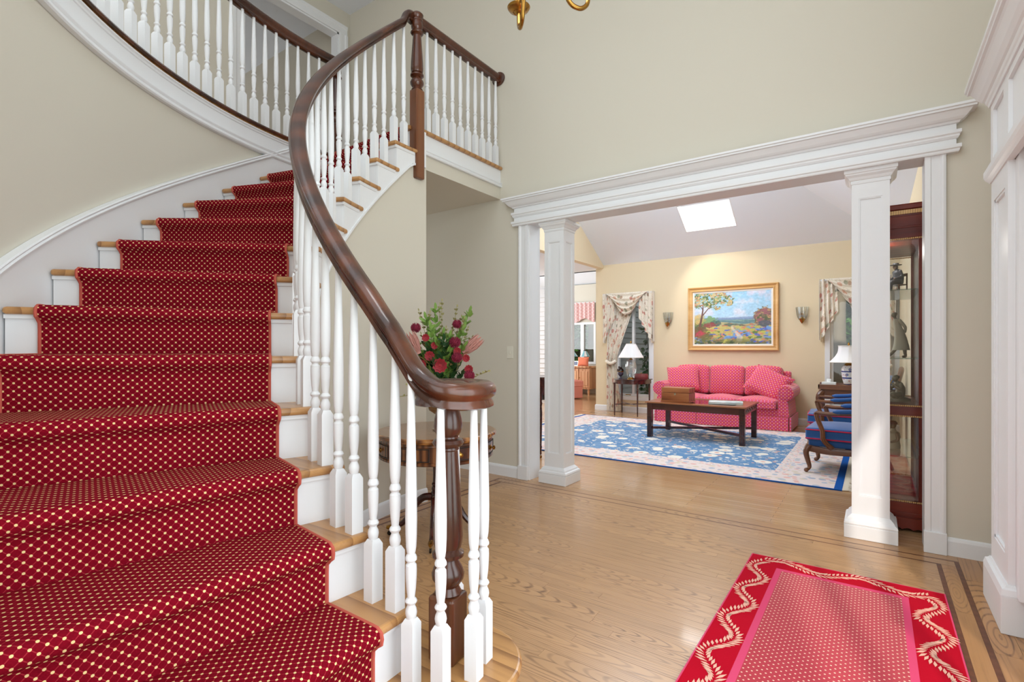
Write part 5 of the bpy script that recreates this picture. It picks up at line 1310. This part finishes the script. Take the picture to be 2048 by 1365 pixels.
O('box_body', MB().grid(72,10,lambda u,v:(lambda k:((.125*math.cos(2*PI*u))*k,(.085*math.sin(2*PI*u))*k,.10*v))((1+.018*math.cos(24*2*PI*u))*(.94+.08*math.sin(PI*v))),closeu=True).lathe([(.001,.098),(.118,.098),(.12,.10),(.001,.104)],(0,0,0),40,1,.68), M['red_lac'], ob, smooth=True, ang=60)
O('lid_knob', MB().ball((0,0,.108),.012), M['brass'], ob, smooth=True)

# ---- end table right with lamp, tissue box, books
et = thing('end_table', (-.30,8.55,0), 'walnut end table with a tray top and cabriole legs beside the sofa', 'table')
O('tray_top', MB().box(-.34,.34,-.27,.27,.655,.675), M['walnut'], et, bevel=.004)
O('tray_rim', MB().plan([(-.34,-.27),(.34,-.27),(.34,.27),(-.34,.27),(-.34,-.27)],[(0,.675),(0,.72),(-.012,.724),(-.016,.675)]), M['walnut'], et)
O('apron', MB().box(-.31,.31,-.24,.24,.57,.655), M['walnut'], et, bevel=.004)
for sx_ in (-1,1):
    for sy_ in (-1,1):
        p = bez([(sx_*.295,sy_*.225,.62),(sx_*.335,sy_*.265,.54),(sx_*.315,sy_*.245,.36),(sx_*.29,sy_*.22,.15),(sx_*.30,sy_*.23,.04),(sx_*.325,sy_*.25,.0)],5)
        lg = O('leg', MB().tube(p,[lerp(.042,.018,(i/(len(p)-1))**.7) for i in range(len(p))],8), M['walnut'], et, smooth=True)
        O('foot', MB().ball((sx_*.325,sy_*.252,.018),.026,10,6,(1,1,.7)), M['walnut'], lg, smooth=True)
def bw_mat():
    t = NT('blue_white_porcelain', .12, coat=.4); v = t.obj(); sp = t.n('ShaderNodeSeparateXYZ'); t.l(v, sp.inputs[0]); z = sp.outputs[2]
    band = t.math('LESS_THAN', t.math('ABSOLUTE', t.math('SUBTRACT', t.math('FRACT', t.math('MULTIPLY', z, 11.0)), .5)), .10)
    pan = t.math('LESS_THAN', t.voro(v, 15, 'F1'), .34); c = t.mix(band, srgb(236,238,242), srgb(48,66,136)); c = t.mix(t.math('MULTIPLY', pan, .8), c, srgb(66,84,150)); c = t.mix(t.math('LESS_THAN', t.voro(v, 26, 'F1'), .2), c, srgb(190,104,84)); t.col(c); return t.m
M['bluewhite'] = bw_mat()
l2 = thing('table_lamp', (-.29,8.55,.675), 'blue-and-white porcelain lamp with a white bell shade on the end table', 'lamp')
O('stand', MB().lathe([(.001,0),(.11,0),(.115,.012),(.09,.03),(.06,.038),(.001,.038)],(0,0,0),24), M['dentil'], l2, smooth=True)
O('porcelain_jar', MB().lathe([(.055,.038),(.062,.045),(.078,.12),(.092,.22),(.09,.27),(.072,.30),(.06,.31),(.001,.312)],(0,0,0),28), M['bluewhite'], l2, smooth=True)
O('neck', MB().lathe([(.058,.31),(.05,.33),(.03,.355),(.01,.37),(.008,.58),(.014,.60),(.008,.63),(.001,.635)],(0,0,0),16), M['brass'], l2, smooth=True)
pleat_shade(l2,.235,.125,.355,.585,curve=.035,ribs=8)
tx = thing('tissue_box', (-.52,8.47,.675), 'white and pink tissue box on the end table', 'box')
O('box_body', MB().box(-.085,.085,-.06,.06,0,.075), M['paper'], tx, bevel=.004); O('pink_band', MB().box(-.086,.086,-.061,.061,.008,.035), plain('pink_print',srgb(226,96,130),.6), tx, bevel=.003)
O('tissue', MB().pillow(.06,.06,.02,6).xform(Matrix.Translation((0,0,.09))), M['paper'], tx, smooth=True)
bo = thing('small_book', (-.565,8.66,.675), 'small red-brown book at the back of the end table', 'book')
O('page_block', MB().box(-.07,.07,-.05,.05,.004,.05), M['paper'], bo); O('cover', MB().box(-.075,.075,-.055,.055,.05,.056).box(-.075,.075,-.055,.055,0,.004).box(-.078,-.072,-.055,.055,0,.056), M['red_lac'], bo)

# ---- blue bergere armchairs
def armchair(loc, rz, label):
    t = thing('armchair', loc, label, 'chair', rz, 'blue velvet armchairs')
    W, D = .30, .29
    # seat rail: serpentine front
    fr_ = bez([(-W,-D,.235),(-W*.6,-D-.02,.215),(0,-D-.035,.235),(W*.6,-D-.02,.215),(W,-D,.235)],6)
    O('front_rail', MB().sweep(fr_,[(-.022,-.03),(.022,-.03),(.026,.0),(.018,.032),(-.022,.032)]), M['walnut'], t, smooth=True)
    for sg in (-1,1):
        O('side_rail', MB().sweep(bez([(sg*W,-D,.235),(sg*W,-.1,.218),(sg*(W-.02),D-.02,.235)],6),[(-.02,-.028),(.02,-.028),(.024,.0),(.018,.03),(-.02,.03)]), M['walnut'], t, smooth=True)
        p = bez([(sg*W,-D,.26),(sg*(W+.022),-D-.025,.20),(sg*(W+.005),-D-.01,.11),(sg*(W-.012),-D,.05),(sg*(W+.012),-D-.02,.018)],6)
        lg = O('leg', MB().tube(p,[lerp(.036,.015,(i/(len(p)-1))**.6) for i in range(len(p))],10), M['walnut'], t, smooth=True)
        O('scroll_foot', MB().ball((sg*(W+.014),-D-.024,.02),.021,10,8), M['walnut'], lg, smooth=True)
        O('leg', MB().tube([(sg*(W-.02),D-.02,.25),(sg*(W-.02),D+.02,.10),(sg*(W-.01),D+.06,0)],[.026,.02,.016],8), M['walnut'], t, smooth=True)
        ap = bez([(sg*(W+.005),-.10,.25),(sg*(W+.035),-.165,.33),(sg*(W+.04),-.175,.42),(sg*(W+.035),-.215,.53),(sg*(W+.032),-.225,.575)],6)
        po = O('arm_post', MB().tube(ap,[.028,.027,.026]+[.022]*(len(ap)-4)+[.024],8), M['walnut'], t, smooth=True)
        for k in (-.008,.008): O('carved_reed', MB().tube([Vector(q)+Vector((sg*.018,k,0)) for q in ap[:-2]],.0055,5), M['walnut'], po, smooth=True)
        sc = [(sg*(W+.032),-.225+.022*math.cos(a)*(1-.07*i),.575+.022*math.sin(a)*(1-.07*i)) for i,a in enumerate([k*PI/5 for k in range(13)])]
        O('scroll', MB().tube(sc,.010,8), M['walnut'], po, smooth=True)
        ar = bez([(sg*(W+.032),-.225,.592),(sg*(W+.035),-.12,.585),(sg*(W+.02),.1,.60),(sg*(W-.03),.29,.64)],6)
        O('arm_rail', MB().tube(ar,.019,8), M['walnut'], t, smooth=True)
        pd = [Vector(q)+Vector((0,0,.018)) for q in ar[7:-2]]
        O('arm_pad', MB().tube(pd,[.012]+[.026]*(len(pd)-2)+[.012],10), M['velvet'], t, smooth=True)
    soft('seat_base', -W+.015,W-.015,-D-.01,D-.03,.255,.325,.01,'z',t,M['velvet'],.02)
    c = soft('seat_cushion', -W-.005,W+.005,-D-.035,D-.06,.315,.435,.035,'z',t,M['velvet'],.035)
    for z in (.332,.418):
        lp_ = [(-W-.006,-D-.03,z),(0,-D-.04,z+.003),(W+.006,-D-.03,z),(W+.008,0,z),(W+.004,D-.065,z),(0,D-.06,z),(-W-.004,D-.065,z),(-W-.008,0,z),(-W-.006,-D-.03,z)]
        O('piping', MB().tube([Vector(q) for q in lp_],.0065,6), M['piping'], c, smooth=True)
    soft('backrest', -W+.02,W-.02,D-.08,D+.02,.40,.93,.05,'y',t,M['velvet'],.03,tilt=R_(-10),piv=(0,D,.40))
    bf = bez([(-W+.01,D,.28),(-W+.0,D+.05,.6),(-W+.02,D+.10,.86),(-W*.5,D+.13,.985),(0,D+.135,1.02),(W*.5,D+.13,.985),(W-.02,D+.10,.86),(W,D+.05,.6),(W-.01,D,.28)],5)
    O('back_frame', MB().tube(bf,.021,8), M['walnut'], t, smooth=True)
    return t
armchair((-.215,6.06,.0105), R_(-93), 'blue velvet armchair nearest the right column')
armchair((-.34,7.36,.0105), R_(-88), 'blue velvet armchair farther back, near the end table')

# ---- display cabinet
dcx0,dcx1,dcy0,dcy1 = -.085,.272,4.31,5.22
dc = thing('display_cabinet', ((dcx0+dcx1)/2,(dcy0+dcy1)/2,0), 'tall cherry display cabinet with glass sides and gilt beading behind the right column', 'cabinet')
hx, hy = (dcx1-dcx0)/2, (dcy1-dcy0)/2
O('base', MB().box(-hx-.001,hx+.001,-hy-.001,hy+.001,.03,.19).box(-hx-.008,hx,-hy-.008,hy+.008,.10,.125), M['cherry'], dc, bevel=.003)
for sg in (-1,1): # scalloped foot skirt
    O('scalloped_skirt', MB().prism_m([(-hx,.09)]+[(lerp(-hx,hx,i/24),.012+.012*abs(math.sin(i*PI/4))) for i in range(25)]+[(hx,.09)],sg*hy-.012,sg*hy+.012,lambda p,q,a:(p,a,q)), M['cherry'], dc)
pw = .032
for sx_ in (-1,1):
    for sy_ in (-1,1):
        x = sx_*(hx-pw/2); y = sy_*(hy-pw/2); O('corner_post', MB().box(x-pw/2,x+pw/2,y-pw/2,y+pw/2,.19,1.98), M['cherry'], dc, bevel=.003)
O('middle_rail', MB().box(-hx-.002,hx+.002,-hy-.002,hy+.002,.772,.835), M['cherry'], dc, bevel=.002)
O('frieze', MB().box(-hx-.002,hx+.002,-hy-.002,hy+.002,1.965,2.11).box(-hx-.006,hx,-hy-.006,hy+.006,2.03,2.042), M['cherry'], dc, bevel=.002)
O('cornice', MB().plan([(hx,hy),(-hx,hy),(-hx,-hy),(hx,-hy)],[(-.1,2.11),(.002,2.11),(.006,2.15),(.02,2.155),(.024,2.18),(.03,2.185),(-.1,2.185)][::1]).box(-hx,hx,-hy,hy,2.12,2.18), M['cherry'], dc)
O('back_panel', MB().box(hx-.016,hx-.004,-hy+pw,hy-pw,.19,1.97), plain('dark_cabinet_back',srgb(44,18,12),.35), dc)
def beads(z, n=34):
    mb = MB()
    for sg in (-1,1):
        for i in range(n): mb.ball((lerp(-hx,hx,(i+.5)/n),sg*(hy+.003),z),.0062,5,4)
    for i in range(int(n*2.1)): mb.ball((-hx-.003,lerp(-hy,hy,(i+.5)/(n*2.1)),z),.0062,5,4)
    return mb
for z in (.198,.768,.838,1.957): O('gilt_bead_course', beads(z), M['dentil'], dc, smooth=True)
dm = MB()
for sg in (-1,1):
    for i in range(28): a = lerp(-hx,hx,(i+.1)/28); dm.box(a,a+.011,sg*hy-.004 if sg>0 else -hy-.012,sg*hy+.012 if sg>0 else -hy+.004,2.122,2.148)
for i in range(58): a = lerp(-hy,hy,(i+.1)/58); dm.box(-hx-.012,-hx+.004,a,a+.011,2.122,2.148)
O('dentil_course', dm, M['dentil'], dc)
for (z0,z1) in ((.205,.772),(.842,1.95)):
    for sg in (-1,1): O('glass_side', MB().box(-hx+pw,hx-pw,sg*(hy-.014)-.002,sg*(hy-.014)+.002,z0,z1), M['cabglass'], dc)
    O('glass_front', MB().box(-hx+.012,-hx+.016,-hy+pw,hy-pw,z0,z1), M['cabglass'], dc)
for z in (.49,1.154,1.62): O('glass_shelf', MB().box(-hx+.03,hx-.02,-hy+.025,hy-.025,z-.004,z+.004), glass('shelf_glass_%d'%(z*100),(.78,.88,.86,1),0,.12), dc)
O('puck_light', MB().lathe([(.001,1.955),(.035,1.955),(.035,1.967),(.001,1.967)],(-.05,-.1,0),18), M['silver'], dc, smooth=True)
lk = bpy.data.lights.new('cabinet_puck','POINT'); lk.energy = 2.2; lk.shadow_soft_size = .03; lk.color = (1,.97,.92)  # lamp added to brighten the figurines, the puck is assumed on
lko = bpy.data.objects.new('cabinet_puck', lk); COL.objects.link(lko); lko.location = ((dcx0+dcx1)/2-.05,(dcy0+dcy1)/2-.22,1.90)
# figurines
def skinny(name, segs, parent, mat, sub=1):
    """segs: list of ((p,r),(q,r)...) tapered chains"""
    mb = MB()
    for ch_ in segs:
        P = bez([c[0] for c in ch_],4); R0 = [c[1] for c in ch_]; n = len(P); rr = []
        for i in range(n):
            f = i/(n-1)*(len(R0)-1); k = min(int(f),len(R0)-2); rr.append(lerp(R0[k],R0[k+1],f-k))
        mb.tube(P,rr,10); mb.ball(P[0],rr[0],10,6); mb.ball(P[-1],rr[-1],10,6)
    return O(name, mb, mat, parent, smooth=True, ang=70)
V = lambda x,y,z: Vector((x,y,z))
f1 = thing('seated_figurine', (.135,4.62,1.626), 'dark seated man figurine in a flat hat on the top glass shelf', 'figurine', rz=R_(35))
# local: faces -x
skinny('body', [[(V(.01,0,.075),.030),(V(.012,0,.11),.031),(V(.0,0,.15),.026),(V(-.006,0,.166),.010)],[(V(.0,.02,.075),.018),(V(-.055,.022,.074),.015),(V(-.06,.022,.035),.011),(V(-.058,.022,.008),.009)],[(V(.0,-.02,.075),.018),(V(-.055,-.022,.074),.015),(V(-.062,-.022,.035),.011),(V(-.06,-.022,.008),.009)],[(V(.0,.03,.15),.011),(V(.004,.036,.115),.009),(V(-.035,.028,.098),.007)],[(V(.0,-.03,.15),.011),(V(.004,-.036,.115),.009),(V(-.035,-.028,.098),.007)]], f1, M['suit'])
hd = O('head', MB().ball((-.012,0,.184),.0165,12,8,(1,.9,1.2)).ball((-.029,0,.183),.004,6,5).ball((-.036,.026,.098),.008,8,6).ball((-.036,-.026,.098),.008,8,6), M['skin'], f1, smooth=True)
O('hat', MB().lathe([(.001,.198),(.036,.197),(.037,.199),(.018,.202),(.017,.212),(.001,.214)],(-.01,0,0),18), M['suit'], f1, smooth=True)
O('shoes', MB().ball((-.068,.022,.007),.010,8,6,(1.6,1,.7)).ball((-.070,-.022,.007),.010,8,6,(1.6,1,.7)), M['dark'], f1, smooth=True)
O('chair', MB().box(-.02,.045,-.04,.04,.05,.057).box(.038,.045,-.04,-.033,0,.135).box(.038,.045,.033,.04,0,.135).box(-.02,-.013,-.04,-.033,0,.05).box(-.02,-.013,.033,.04,0,.05).box(.038,.045,-.04,.04,.115,.135), M['walnut'], f1)
f2 = thing('cloaked_figurine', (.140,4.60,1.160), 'tall cloaked figurine striding with hands behind its back on the middle shelf', 'figurine', rz=R_(35))
def ck(u, v):
    a = 2*PI*u; z = lerp(.05,.275,v); lean = -.018*sstep(0,1,v)+.02*(1-v)
    rx = lerp(.058,.014,v**.85); ry = lerp(.042,.019,v**.9); return (lean-.0+rx*math.cos(a)+.012*math.sin(PI*v),ry*math.sin(a),z)
O('cloak', MB().grid(24,14,ck,closeu=True), M['cloak'], f2, smooth=True)
skinny('arms', [[(V(-.005,.02,.262),.012),(V(.028,.028,.215),.010),(V(.043,.008,.185),.007)],[(V(-.005,-.02,.262),.012),(V(.028,-.028,.215),.010),(V(.043,-.008,.18),.007)]], f2, M['cloak'])
skinny('legs', [[(V(-.01,.014,.06),.014),(V(-.034,.014,.03),.011),(V(-.058,.014,.008),.008),(V(-.075,.014,.005),.006)],[(V(.035,-.014,.06),.014),(V(.038,-.014,.03),.011),(V(.042,-.014,.008),.009),(V(.024,-.014,.005),.007)]], f2, M['bronze'])
O('head', MB().ball((-.030,0,.302),.0165,12,8,(1.05,.9,1.2)).ball((-.047,0,.300),.004,6,5).tube([(-.018,0,.27),(-.027,0,.292)],[.010,.008],8).ball((-.019,0,.311),.012,8,6), M['bronze'], f2, smooth=True)
f3 = thing('crouching_figurine', (.135,4.62,.842), 'bronze crouching boy figurine playing a flute above the cabinet rail', 'figurine', rz=R_(35))
skinny('body', [[(V(.02,0,.05),.032),(V(.024,0,.09),.030),(V(.004,0,.125),.025),(V(-.006,0,.142),.010)],[(V(.0,.02,.045),.022),(V(-.06,.03,.058),.017),(V(-.03,.034,.018),.012),(V(-.07,.034,.010),.009)],[(V(.0,-.02,.045),.022),(V(-.06,-.03,.05),.017),(V(-.02,-.034,.015),.012),(V(-.06,-.034,.010),.009)],[(V(.006,.03,.125),.012),(V(-.01,.046,.088),.010),(V(-.044,.016,.118),.007)],[(V(.006,-.03,.125),.012),(V(-.01,-.046,.088),.010),(V(-.044,-.012,.128),.007)]], f3, M['bronze'])
O('head', MB().ball((-.014,0,.163),.021,12,8,(1,.9,1.1)).ball((-.034,0,.160),.004,6,5).ball((-.004,0,.172),.018,10,6), M['bronze'], f3, smooth=True)
O('flute', MB().tube([(-.036,0,.153),(-.062,.004,.10)],.004,8), M['brass'], f3, smooth=True)
O('rock_base', MB().lathe([(.001,0),(.08,0),(.076,.02),(.05,.032),(.001,.034)],(0,0,-.0),14,1.1,.8), M['bronze'], f3, smooth=True)
f4 = thing('bust_figurine', (.115,4.62,.496), 'clay bust figurine of a boy in a cap on the lower glass shelf', 'figurine', rz=R_(35))
O('torso', MB().lathe([(.001,0),(.042,0),(.045,.02),(.038,.06),(.044,.09),(.04,.115),(.018,.13),(.012,.15),(.001,.15)],(0,0,0),18,1,.75), M['cloak'], f4, smooth=True)
skinny('arms', [[(V(0,.03,.11),.012),(V(-.004,.042,.07),.010),(V(-.03,.02,.05),.008)],[(V(0,-.03,.11),.012),(V(-.004,-.042,.07),.010),(V(-.03,-.02,.05),.008)]], f4, M['skin'])
O('head', MB().ball((-.008,0,.172),.024,12,8,(1,.9,1.15)).ball((-.032,0,.168),.005,6,5), M['skin'], f4, smooth=True)
O('cap', MB().lathe([(.026,.178),(.026,.19),(.014,.202),(.001,.204)],(-.004,0,0),16).box(-.045,-.01,-.015,.015,.182,.186), M['red_lac'], f4, smooth=True)
f5 = thing('porcelain_bowl', (.06,4.86,.842), 'small white bowl with a blue rim at the back of the cabinet', 'bowl')
O('bowl', MB().lathe([(.03,0),(.03,.008),(.07,.04),(.085,.07),(.081,.07),(.06,.04),(.001,.014)],(0,0,0),22), M['porcelain'], f5, smooth=True); O('rim', MB().tube([(.084*math.cos(2*PI*i/28),.084*math.sin(2*PI*i/28),.07) for i in range(29)],.0035,6), M['lrugblue'], f5, smooth=True)

# ---- drop-leaf table glimpsed left of the left column
dl = thing('drop_leaf_table', (-3.30,5.02,0), 'dark drop-leaf table with turned legs on casters behind the left column', 'table')
O('table_top', MB().box(-.33,.33,-.24,.24,.885,.905), M['mahog_d'], dl, bevel=.004)
for sg in (-1,1): O('drop_leaf', MB().box(-.30,.30,sg*.245-.01,sg*.245+.01,.60,.885), M['mahog_d'], dl, bevel=.004)
for sx_ in (-1,1):
    for sy_ in (-1,1):
        lg = O('leg', MB().lathe([(.024,.80),(.024,.66),(.014,.64),(.02,.61),(.014,.58),(.019,.50),(.015,.25),(.012,.14),(.017,.125),(.011,.10),(.013,.05),(.009,.04)],(sx_*.27,sy_*.20,0),12), M['mahog_d'], dl, smooth=True)
        O('caster', MB().tube([(sx_*.27-.008,sy_*.20,.018),(sx_*.27+.008,sy_*.20,.018)],.018,12), M['brass'], lg, smooth=True)
O('apron', MB().box(-.28,.28,-.20,.20,.70,.885), M['mahog_d'], dl)

# ================================================================== REAR ROOM
cb = thing('tall_cupboard', (-6.45,9.95,0), 'tall white louvred cupboard in the rear room', 'cupboard')
O('carcass', MB().box(-.65,.65,-.18,.25,0,2.62), M['white'], cb, bevel=.004)
for k in range(2):
    x0 = -.63+k*.64; d = O('door', MB().box(x0,x0+.62,-.20,-.18,.06,2.56), M['white'], cb, bevel=.002)
    for j in range(22):
        z = .16+j*.105; O('louvre', MB().prism_m([(-.208,z),(-.20,z),(-.20,z+.09),(-.214,z+.006)],x0+.06,x0+.56,lambda p,q,a:(a,p,q)), M['white'], d)
    O('knob', MB().ball((x0+(.57 if k==0 else .05),-.22,1.2),.016), M['brass'], d, smooth=True)
sb = thing('sideboard', (-6.75,12.25,0), 'honey pine sideboard under the rear room window', 'sideboard')
O('carcass', MB().box(-.95,.72,-.24,.26,.16,.72), M['pine'], sb, bevel=.004)
O('top', MB().prism([(-1.0,.28),(-1.0,-.30),(.6,-.30),(.70,-.26),(.77,-.16),(.78,.28)],.72,.765), M['pine'], sb, bevel=.006)
for k in range(5):
    x0 = -.93+k*.33; d = O('door', MB().box(x0+.008,x0+.322,-.262,-.24,.20,.69), M['pine'], sb, bevel=.003); O('raised_panel', MB().box(x0+.06,x0+.27,-.272,-.262,.26,.63), M['pine'], d, bevel=.006)
    O('knob', MB().ball((x0+.03,-.275,.46),.012), M['brass'], d, smooth=True)
for x in (-.9,-.35,.2,.66): O('leg', MB().lathe([(.03,.17),(.022,.14),(.035,.09),(.022,.03),(.028,0)],(x,-.2,0),10), M['pine'], sb, smooth=True)
def stained(x, y, label, k=1.0):
    t = thing('stained_glass_lamp', (x,y,.765), label, 'lamp', group='stained glass lamps on the sideboard')
    O('base', MB().lathe([(.001,0),(.07,0),(.07,.02),(.05,.03),(.055,.16),(.03,.20),(.012,.22),(.012,.30),(.001,.30)],(0,0,0),16), M['darkmetal'], t, smooth=True)
    n = 10
    for i in range(n):
        a0, a1_ = 2*PI*i/n+.02, 2*PI*(i+1)/n-.02; mb = MB()
        q = [(.15*k*math.cos(a0),.15*k*math.sin(a0),.25),(.15*k*math.cos(a1_),.15*k*math.sin(a1_),.25),(.045*math.cos(a1_),.045*math.sin(a1_),.40),(.045*math.cos(a0),.045*math.sin(a0),.40)]
        mb.add(q+[(x_*.97,y_*.97,z_-.003) for x_,y_,z_ in q],[(0,1,2,3),(7,6,5,4),(0,4,5,1),(1,5,6,2),(2,6,7,3),(3,7,4,0)]); O('glass_segment', mb, M['teal'] if i%2 else M['porcelain'], t)
    O('finial', MB().lathe([(.048,.395),(.05,.405),(.01,.415),(.008,.44),(.001,.445)],(0,0,0),14), M['darkmetal'], t, smooth=True)
stained(-6.62,12.12,'pale teal stained glass lamp at the left of the sideboard'); stained(-6.28,12.2,'darker teal stained glass lamp beside the wall edge',.9)
pf = thing('photo_frame', (-6.50,12.06,.765), 'small framed photo standing between the stained glass lamps', 'picture frame')
O('frame', MB().prism_m([(-.09,0),(.09,0),(.09,.13),(-.09,.13)],-.01,.01,lambda p,q,a:(p,a+q*.25,q)), M['silver'], pf, bevel=.003); O('photo', MB().prism_m([(-.075,.015),(.075,.015),(.075,.115),(-.075,.115)],-.012,-.0105,lambda p,q,a:(p,a+q*.25,q)), plain('photo_print',srgb(90,100,130),.4,var=.5), pf)
hb_ = O('coral_cushion', MB().pillow(.32,.24,.10,12,p=3), M['orangefab'], None, smooth=True, ang=80); hb_.location = (-6.22,11.99,.885); hb_.rotation_euler = (R_(-10),0,0); tag(hb_, 'coral rounded cushion propped at the sideboard end', 'cushion')
pc_ = thing('slipper_chair', (-6.14,11.05,0), 'salmon pink skirted chair in the rear room', 'chair', rz=R_(60))
soft('seat', -.27,.27,-.27,.27,.30,.44,.04,'z',pc_,M['pinkfab'],.04); O('skirt', MB().box(-.255,.255,-.255,.255,.02,.32), M['pinkfab'], pc_, bevel=.015); soft('backrest', -.26,.26,.16,.27,.42,.82,.03,'y',pc_,M['pinkfab'],.03)
va = thing('scalloped_valance', (-7.05,YF-.1,1.88), 'pink scalloped valance over the rear room window', 'valance')
mb = MB(); uv = []; nu, nv = 90, 8
for i in range(nu):
    for j in range(nv):
        u = i/(nu-1); v = j/(nv-1); x = lerp(-.95,.85,u); dz = .50+.055*math.cos(u*2*PI*3); mb.v.append((x,.02+.018*math.sin(u*2*PI*14),.62-dz*v)); uv.append((x,.6*v))
for i in range(nu-1):
    for j in range(nv-1): mb.f.append((i*nv+j,(i+1)*nv+j,(i+1)*nv+j+1,i*nv+j+1))
O('fabric', mb, M['valpink'], va, smooth=True, uvs=uv); O('rod', MB().tube([(-1.0,.03,.61),(.88,.03,.61)],.014,8), M['white'], va, smooth=True)

# ================================================================== OUTSIDE
struct(O('ground', MB().box(-40,40,13.3,60,-.6,-.45).box(-4.4,12,9.52,13.3,-.6,-.45).box(.8,20,-12,9.5,-.3,-.16), M['lawn']), 'green lawn outside the windows', 'lawn')
sw_ = O('wall_siding', MB().box(-4.43,-4.42,YB+.17,12.9,-.3,3.6), M['siding']); struct(sw_, 'grey clapboard wall seen through the left window', 'wall')
cl = mesh_from('clapboard', MB().prism_m([(0,0),(.018,0),(.004,.125),(0,.125)],YB+.17,12.9,lambda p,q,a:(p,a,q)), M['siding'])
for k in range(26): o = link('clapboard', cl, sw_); o.location = (-4.42,0,-.1+k*.12)
def tree(x, y, h, r, label, cr=1.6, ch_=3.0, zc=3.0, n=1300, seed=0, lsz=.26, grp='trees outside the windows', low=None):
    rt = random.Random(seed); t = thing('tree', (x,y,-.45), label, 'tree', group=grp)
    p = bez([(0,0,0),(rt.uniform(-.08,.08),0,h*.35),(rt.uniform(-.15,.15),.05,h*.7),(rt.uniform(-.2,.2),.1,h)],6)
    O('trunk', MB().tube(p,[lerp(r,r*.35,i/(len(p)-1)) for i in range(len(p))],14), M['bark'], t, smooth=True)
    mb = MB()
    for i in range(n):
        while True:
            d = Vector((rt.uniform(-1,1),rt.uniform(-1,1),rt.uniform(-1,1)))
            if .25 < d.length < 1: break
        q = Vector((d.x*cr,d.y*cr,zc+d.z*ch_)); 
        if q.z < .05: q.z = .05+rt.random()*.4
        a = Vector((rt.uniform(-1,1),rt.uniform(-1,1),rt.uniform(-.8,.6))); leafquad(mb,q,a,(rt.uniform(-1,1),rt.uniform(-1,1),1),lsz*rt.uniform(.6,1.2),lsz*.55)
    tag(O('foliage', mb, M['foliage'], t), kind='stuff')
    return t
tree(-.55,12.6,7,.17,'thick bare-trunked tree close outside the right window',1.3,1.3,5.6,700,1,.22)
TL = [(.9,15.5,4.4,.14,2.0),(-2.2,16.5,4.4,.14,2.2),(2.6,14.5,4.4,.14,2.0),(-.4,18,4.6,.15,2.6),(-5.0,17,4.4,.15,2.2),(-7.55,15.2,7,.26,1.2),(-9.2,16.4,6,.15,2.0),(-8.2,19,7,.16,2.6),(-11.5,17,6,.15,2.2),(1.6,11.6,4,.08,1.1),(-.2,14.3,3,.08,1.5),(-1.7,13.9,3,.08,1.4)]
LB = ['slender tree right of the thick trunk','bushy tree behind the left part of the garden','bushy tree at the far right of the garden','large tree behind the thick trunk','tree beyond the clapboard wall','thick trunk outside the rear room window','bushy tree left of the rear window trunk','large tree behind the rear window trunk','far bushy tree at the garden edge','young tree just outside the right window','low bushy tree behind the thick trunk','low leafy tree left of the thick trunk']
for i,((x,y,h,r,c),l_) in enumerate(zip(TL,LB)): tree(x,y,h,r,l_,c,2.6,(5.2 if i == 5 else 2.0 if i > 9 else 2.7),2400,10+i,.34)
sh_ = thing('climbing_shrub', (-3.62,9.98,-.45), 'leafy climbing shrub outside the left window', 'shrub')
rt = random.Random(77); mb = MB(); ms = MB()
for k in range(9):
    x = rt.uniform(-.10,.32); p = bez([(x*.6,0,0),(x+rt.uniform(-.1,.1),-.05,.8),(x+rt.uniform(-.12,.12),rt.uniform(-.1,.1),1.5+rt.random()*.7)],8); ms.tube(p,.008,5)
    for q in p[4:]:
        for j in range(6):
            d = Vector((rt.uniform(-1,1),rt.uniform(-1,.6),rt.uniform(-.9,.5))); leafquad(mb,Vector(q)+d*.06,d,(rt.uniform(-1,1),-1,.6),.11*rt.uniform(.7,1.2),.065)
O('stems', ms, M['bark'], sh_); tag(O('foliage', mb, M['leafd'], sh_), kind='stuff')
# assumed spot washing the painting, set free below the ceiling, no fitting built
ls = bpy.data.lights.new('assumed_painting_spot','SPOT'); ls.energy = 26; ls.spot_size = R_(88); ls.spot_blend = .5; ls.shadow_soft_size = .035; ls.color = (1,.95,.86)
lo = bpy.data.objects.new('assumed_painting_spot', ls); COL.objects.link(lo); lo.location = (-2.66,8.46,3.12); lo.rotation_euler = (Vector((-2.0,9.34,1.75))-Vector(lo.location)).to_track_quat('-Z','Y').to_euler()

# added hall fill at the chandelier, its candle bulbs only assumed lit
lc = bpy.data.lights.new('chandelier_fill','POINT'); lc.energy = 22; lc.shadow_soft_size = .22; lc.color = (.90,.96,1.0)
lco = bpy.data.objects.new('chandelier_fill', lc); COL.objects.link(lco); lco.location = (CHX,CHY,3.0)
